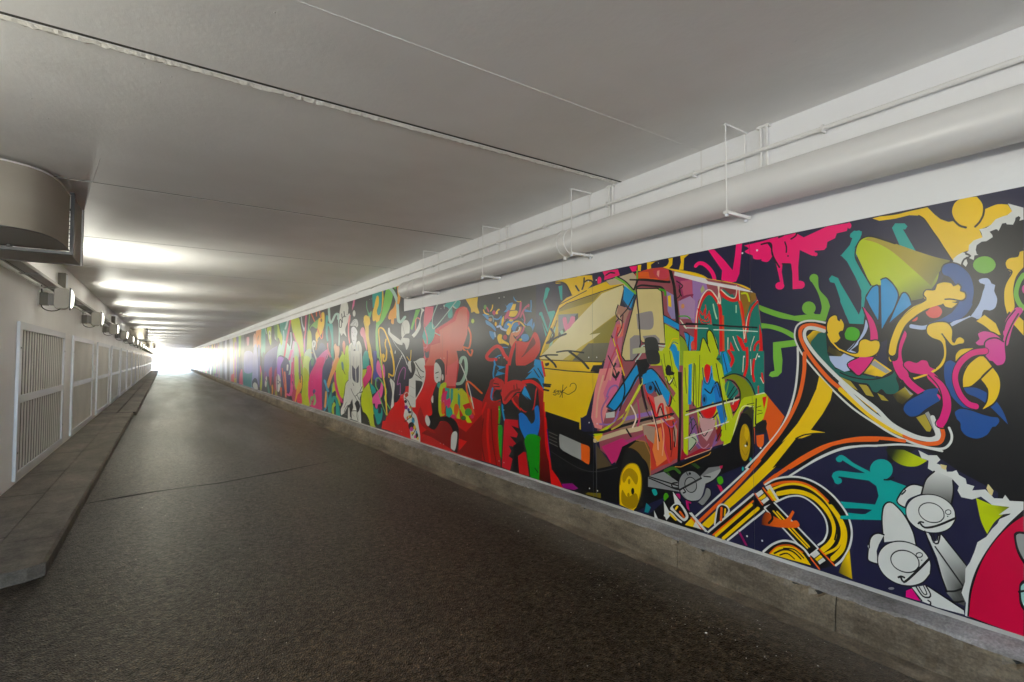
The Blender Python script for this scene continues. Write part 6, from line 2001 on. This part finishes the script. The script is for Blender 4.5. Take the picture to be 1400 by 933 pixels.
while 7.65 + 4.0 * k + 3.1 < Y1 - 1:
    if proto is None: proto = make_panel(); c = proto
    else: c = copy_tree(proto); c.location.y = 7.65 + 4.0 * k
    c['label'] = (ordn[k] + ' steel framed louvred panel from the camera on the left wall') if k else 'nearest and largest steel framed louvred panel, with dark gaps between its bars'
    k += 1

# ------------------------------------------------------------------ flood lamps
def rbox(bm, x0, x1, y0, y1, z0, z1, r, ax=0):
    """box whose outline across axis y is rounded"""
    prof = []
    for cx, cz, s in ((x1 - r, z1 - r, 0), (x0 + r, z1 - r, 1), (x0 + r, z0 + r, 2), (x1 - r, z0 + r, 3)):
        for q in range(5):
            a = math.pi / 2 * (s + q / 4)
            prof.append((cx + r * math.cos(a), cz + r * math.sin(a)))
    a = [bm.verts.new((x, y0, z)) for x, z in prof]; b_ = [bm.verts.new((x, y1, z)) for x, z in prof]
    n = len(prof)
    for i in range(n): bm.faces.new((a[i], a[(i + 1) % n], b_[(i + 1) % n], b_[i]))
    bm.faces.new(a); bm.faces.new(b_)
lamp_l = bpy.data.lights.new('flood_light', 'AREA')
lamp_l.shape = 'RECTANGLE'; lamp_l.size = .20; lamp_l.size_y = .20
lamp_l.energy = 4.6
lamp_l.color = (1.0, 0.985, 0.87)
lamp_l.spread = R(180)
def make_lamp():
    # origin on the wall behind the lamp
    t = empty('flood_lamp', (XL, 8.75, 0.78), None, 'flood lamp', 'flood lamps along the left wall')
    obj('wall_plate', box(.001, .012, -.06, .10, -.10, .10), M['rod'], t, bevel=.003)
    bm = bmesh.new(); add_box(bm, .013, .095, -.04, .07, -.085, .075)
    obj('gear_box', bm, M['box'], t, bevel=.006)
    bm = bmesh.new(); rbox(bm, .096, .150, -.045, .06, -.08, .065, .012)
    obj('bracket', bm, M['tray'], t)
    bm = bmesh.new(); rbox(bm, .151, .300, -.10, .12, -.125, .14, .045)
    h = obj('housing', bm, M['head'], t, bevel=.006)
    bm = bmesh.new(); rbox(bm, .301, .318, -.105, .125, -.13, .145, .006)
    obj('rim', bm, M['flange'], h)
    h.rotation_euler.z = R(7); h.location = (.0, -.03, 0)
    # bulging glass
    bm = bmesh.new()
    nn = 8; g = []
    for i in range(nn + 1):
        row = []
        for j in range(nn + 1):
            u = -1 + 2 * i / nn; v = -1 + 2 * j / nn
            bul = .03 * (1 - u ** 4) * (1 - v ** 4)
            row.append(bm.verts.new((.316 + bul, .01 + u * .10, .008 + v * .12)))
        g.append(row)
    for i in range(nn):
        for j in range(nn):
            bm.faces.new((g[i][j], g[i + 1][j], g[i + 1][j + 1], g[i][j + 1]))
    obj('glass', bm, M['lens'], h, smooth=True)
    pts = []
    for i in range(11):
        a = math.pi * i / 10
        pts.append((.035 + .10 - .10 * math.cos(a) * 1.0, -.05, -.085 - .075 * math.sin(a)))
    obj('loop_cable', tube(pts, .006, 8), M['cable'], t, smooth=True)
    obj('drop_cable', tube([(.03, 0, .075), (.025, 0, .17)], .006, 8), M['cable'], t)
    l = bpy.data.objects.new('flood_light', lamp_l)
    COL.objects.link(l); l.parent = t
    l.location = (.365, .01, .03)
    d = Vector((1.0, 0.1, 0.3)).normalized()
    l.rotation_euler = d.to_track_quat('-Z', 'Y').to_euler()
    return t
proto = None; k = 0
for kk in [-3, -2, -1.7, -1.3] and [-2.6, -1.6] + list(range(0, 19)):
    y = 8.75 + 4.0 * kk
    if proto is None:
        proto = make_lamp(); c = proto; c.location.y = y
    else:
        c = copy_tree(proto); c.location.y = y
    if kk < 0:
        c.location.x = -2.752 if True else XL
        c['label'] = 'flood lamp on the recess wall behind the duct' if kk == -1.6 else 'flood lamp on the recess wall nearest the entrance'
    else:
        c.location.x = XL
        c['label'] = (ordn[kk] + ' lit flood lamp from the camera, hung under the cable tray') if kk else 'nearest lit flood lamp, large square head under the ballast box and tray'

# ballast boxes above the tray
for y, lb in ((10.1, 'dark ballast box on the left wall above the nearest flood lamp'), (19.4, 'dark ballast box on the left wall above the third flood lamp')):
    t = empty('ballast_box', (XL, y, 1.06), lb, 'ballast box', 'ballast boxes above the tray')
    obj('case', box(.001, .09, 0, .16, 0, .24), M['box'], t, bevel=.004)
    obj('terminal_cover', box(.091, .10, .02, .14, .02, .22), M['steel'], t, bevel=.002)
    obj('lead', tube([(.05, .03, 0), (.06, .02, -.05), (.04, 0, -.1)], .008, 8), M['rod'], t)

# cable tray and conduit under it
t = empty('cable_tray', (XL, 7, 0.95), 'grey steel cable tray running along the left wall above the lamps', 'cable tray')
bs = (XL, 7, .95)
bm = bmesh.new()
add_box(bm, XL + .03, XL + .17, 6.62, Y1 - .5, .950, .953)
add_box(bm, XL + .165, XL + .171, 6.62, Y1 - .5, .9535, .985)
local(obj('tray_channel', bm, M['tray'], t), bs)
local(obj('cable', tube([(XL + .06, 6.62, .958), (XL + .06, Y1 - .6, .958)], .01, 8), M['cable'], t), bs)
k = 0
y = 7.6
while y < 60:
    local(obj('bracket', box(XL + .001, XL + .168, y, y + .03, .935, .9495), M['tray'], t), bs)
    y += 1.33
t = empty('conduit', (XL + .03, 7, .92), 'pale conduit tube clipped to the left wall under the cable tray', 'conduit')
bs = (XL + .03, 7, .92)
y = 6.63
while y < 60:
    local(obj('conduit_tube', tube([(XL + .03, y, .915), (XL + .03, y + 1.75, .915)], .012, 10), M['rod'], t, smooth=True), bs)
    local(obj('coupling', tube([(XL + .03, y + 1.76, .915), (XL + .03, y + 1.90, .915)], .017, 10), M['pipe'], t), bs)
    y += 2.0
# old wall stubs and fixing scars
for i, (y, z) in enumerate(((7.35, .62), (7.35, .56), (7.9, .60), (7.9, .545), (7.2, .585))):
    pass

# ------------------------------------------------------------------ ventilation duct with elbow
def make_duct(y0, lb):
    t = empty('ventilation_duct', (XL, y0, .92), lb, 'duct', 'ventilation ducts under the ceiling')
    zt, zb = CEIL - .03 - .92, .955 - .92
    O = [(-1.42, 5.03), (-1.18, 5.035), (-.97, 5.07), (-.863, 5.13), (-.80, 5.21), (-.757, 5.32), (-.733, 5.45), (-.722, 5.62), (-.715, 5.86)]
    loc = [(x - XL, y - 5.0) for x, y in O]
    # curved sheet
    bm = plate(loc + [(-0.08, .86), (-0.08, .03)] if False else loc + [(.04, .86), (-.08, .5)], zb, zt)
    obj('elbow', bm, M['duct'], t, smooth=True)
    # folded seam along the top edge
    bm = bmesh.new()
    add_tube(bm, [(x + .004, y - .004, zt - .004) for x, y in loc], .006, 6)
    obj('top_seam', bm, M['rod'], t)
    bm = bmesh.new()
    add_tube(bm, [(x + .002, y - .002, zb + .004) for x, y in loc], .004, 6)
    obj('bottom_seam', bm, M['flange'], t)
    # flanges
    def flange(a, c):
        bm = bmesh.new()
        add_box(bm, .02, .655, a, c, .0, .022); add_box(bm, .02, .655, a, c, CEIL - .945, CEIL - .922)
        add_box(bm, .632, .655, a, c, .023, CEIL - .946); add_box(bm, .02, .04, a, c, .023, CEIL - .946)
        return bm
    obj('flange', flange(.865, .885), M['flange'], t)
    obj('flange', flange(.90, .92), M['flange'], t)
    # outlet box
    bm = bmesh.new()
    add_box(bm, .02, .640, .93, 1.50, .005, .011)
    add_box(bm, .634, .640, .93, 1.50, .012, CEIL - .925)
    add_box(bm, .02, .026, .93, 1.50, .012, CEIL - .925)
    obj('outlet_box', bm, M['duct'], t)
    obj('flange', flange(1.505, 1.53), M['flange'], t)
    obj('corner_angle', box(.641, .652, 1.485, 1.50, .0, CEIL - .92), M['rod'], t)
    bm = bmesh.new()
    for z in np.linspace(.05, .50, 12):
        add_box(bm, .03, .63, 1.47, 1.50, float(z), float(z) + .004)
    obj('outlet_grille', bm, M['flange'], t)
    obj('hanger_rod', tube([(.30, .6, -.02), (.30, .6, .0)], .02, 6), M['flange'], t)
    return t
dk = make_duct(5.0, 'nearest brown sheet metal ventilation duct with a curved elbow under the ceiling')
for y, lb in ((29.0, 'middle ventilation duct seen small under the ceiling above the lamps'), (53.0, 'farthest ventilation duct near the bright tunnel exit')):
    c = copy_tree(dk); c.location.y = y; c['label'] = lb
# feeding branch of the nearest duct behind the wall line
tag(obj('duct_branch', box(-2.74, -1.44, 5.04, 5.9, .955, 1.44), M['duct']), 'straight brown duct branch crossing the recess to the elbow', 'duct')

# ------------------------------------------------------------------ litter and grit on the road
bm = bmesh.new()
rg_ = random.Random(11)
for i in range(900):
    if rg_.random() < .55:
        x = rg_.uniform(2.3, 2.95); y = rg_.uniform(.3, 9)
    else:
        x = rg_.uniform(-.9, 2.9); y = rg_.uniform(.8, 9)
    if x < -.55 and y > 4.3: continue
    s = rg_.uniform(.0018, .0045) * (1 + (rg_.random() < .02) * 1.2)
    a = rg_.uniform(0, 6.28)
    z = ROAD + .001
    vs = []
    for q in range(5):
        an = a + q * 1.2566; rr_ = s * rg_.uniform(.6, 1.3)
        vs.append(bm.verts.new((x + rr_ * math.cos(an), y + rr_ * math.sin(an), z)))
    tp = bm.verts.new((x, y, z + s * .7))
    for q in range(5): bm.faces.new((vs[q], vs[(q + 1) % 5], tp))
tag(obj('grit', bm, M['sealant']), 'pale grit and paint flakes scattered over the asphalt', 'grit', kind='stuff')
bm = bmesh.new()
pts = [(-.86, 4.12, ROAD + .006), (-.83, 4.15, ROAD + .008), (-.80, 4.17, ROAD + .006)]
add_tube(bm, pts, [.004, .009, .002], 6)
mg, _, _ = new_mat('leaf_green', .5, (.03, .22, .08, 1))
tag(obj('leaf', bm, mg), 'small green leaf lying on the road by the pavement corner', 'leaf')

# ------------------------------------------------------------------ beyond the far portal
tag(obj('approach_road', box(-6, 8, Y1 + .2, 260, ROAD - .015, ROAD - .003), M['out']), kind='structure')
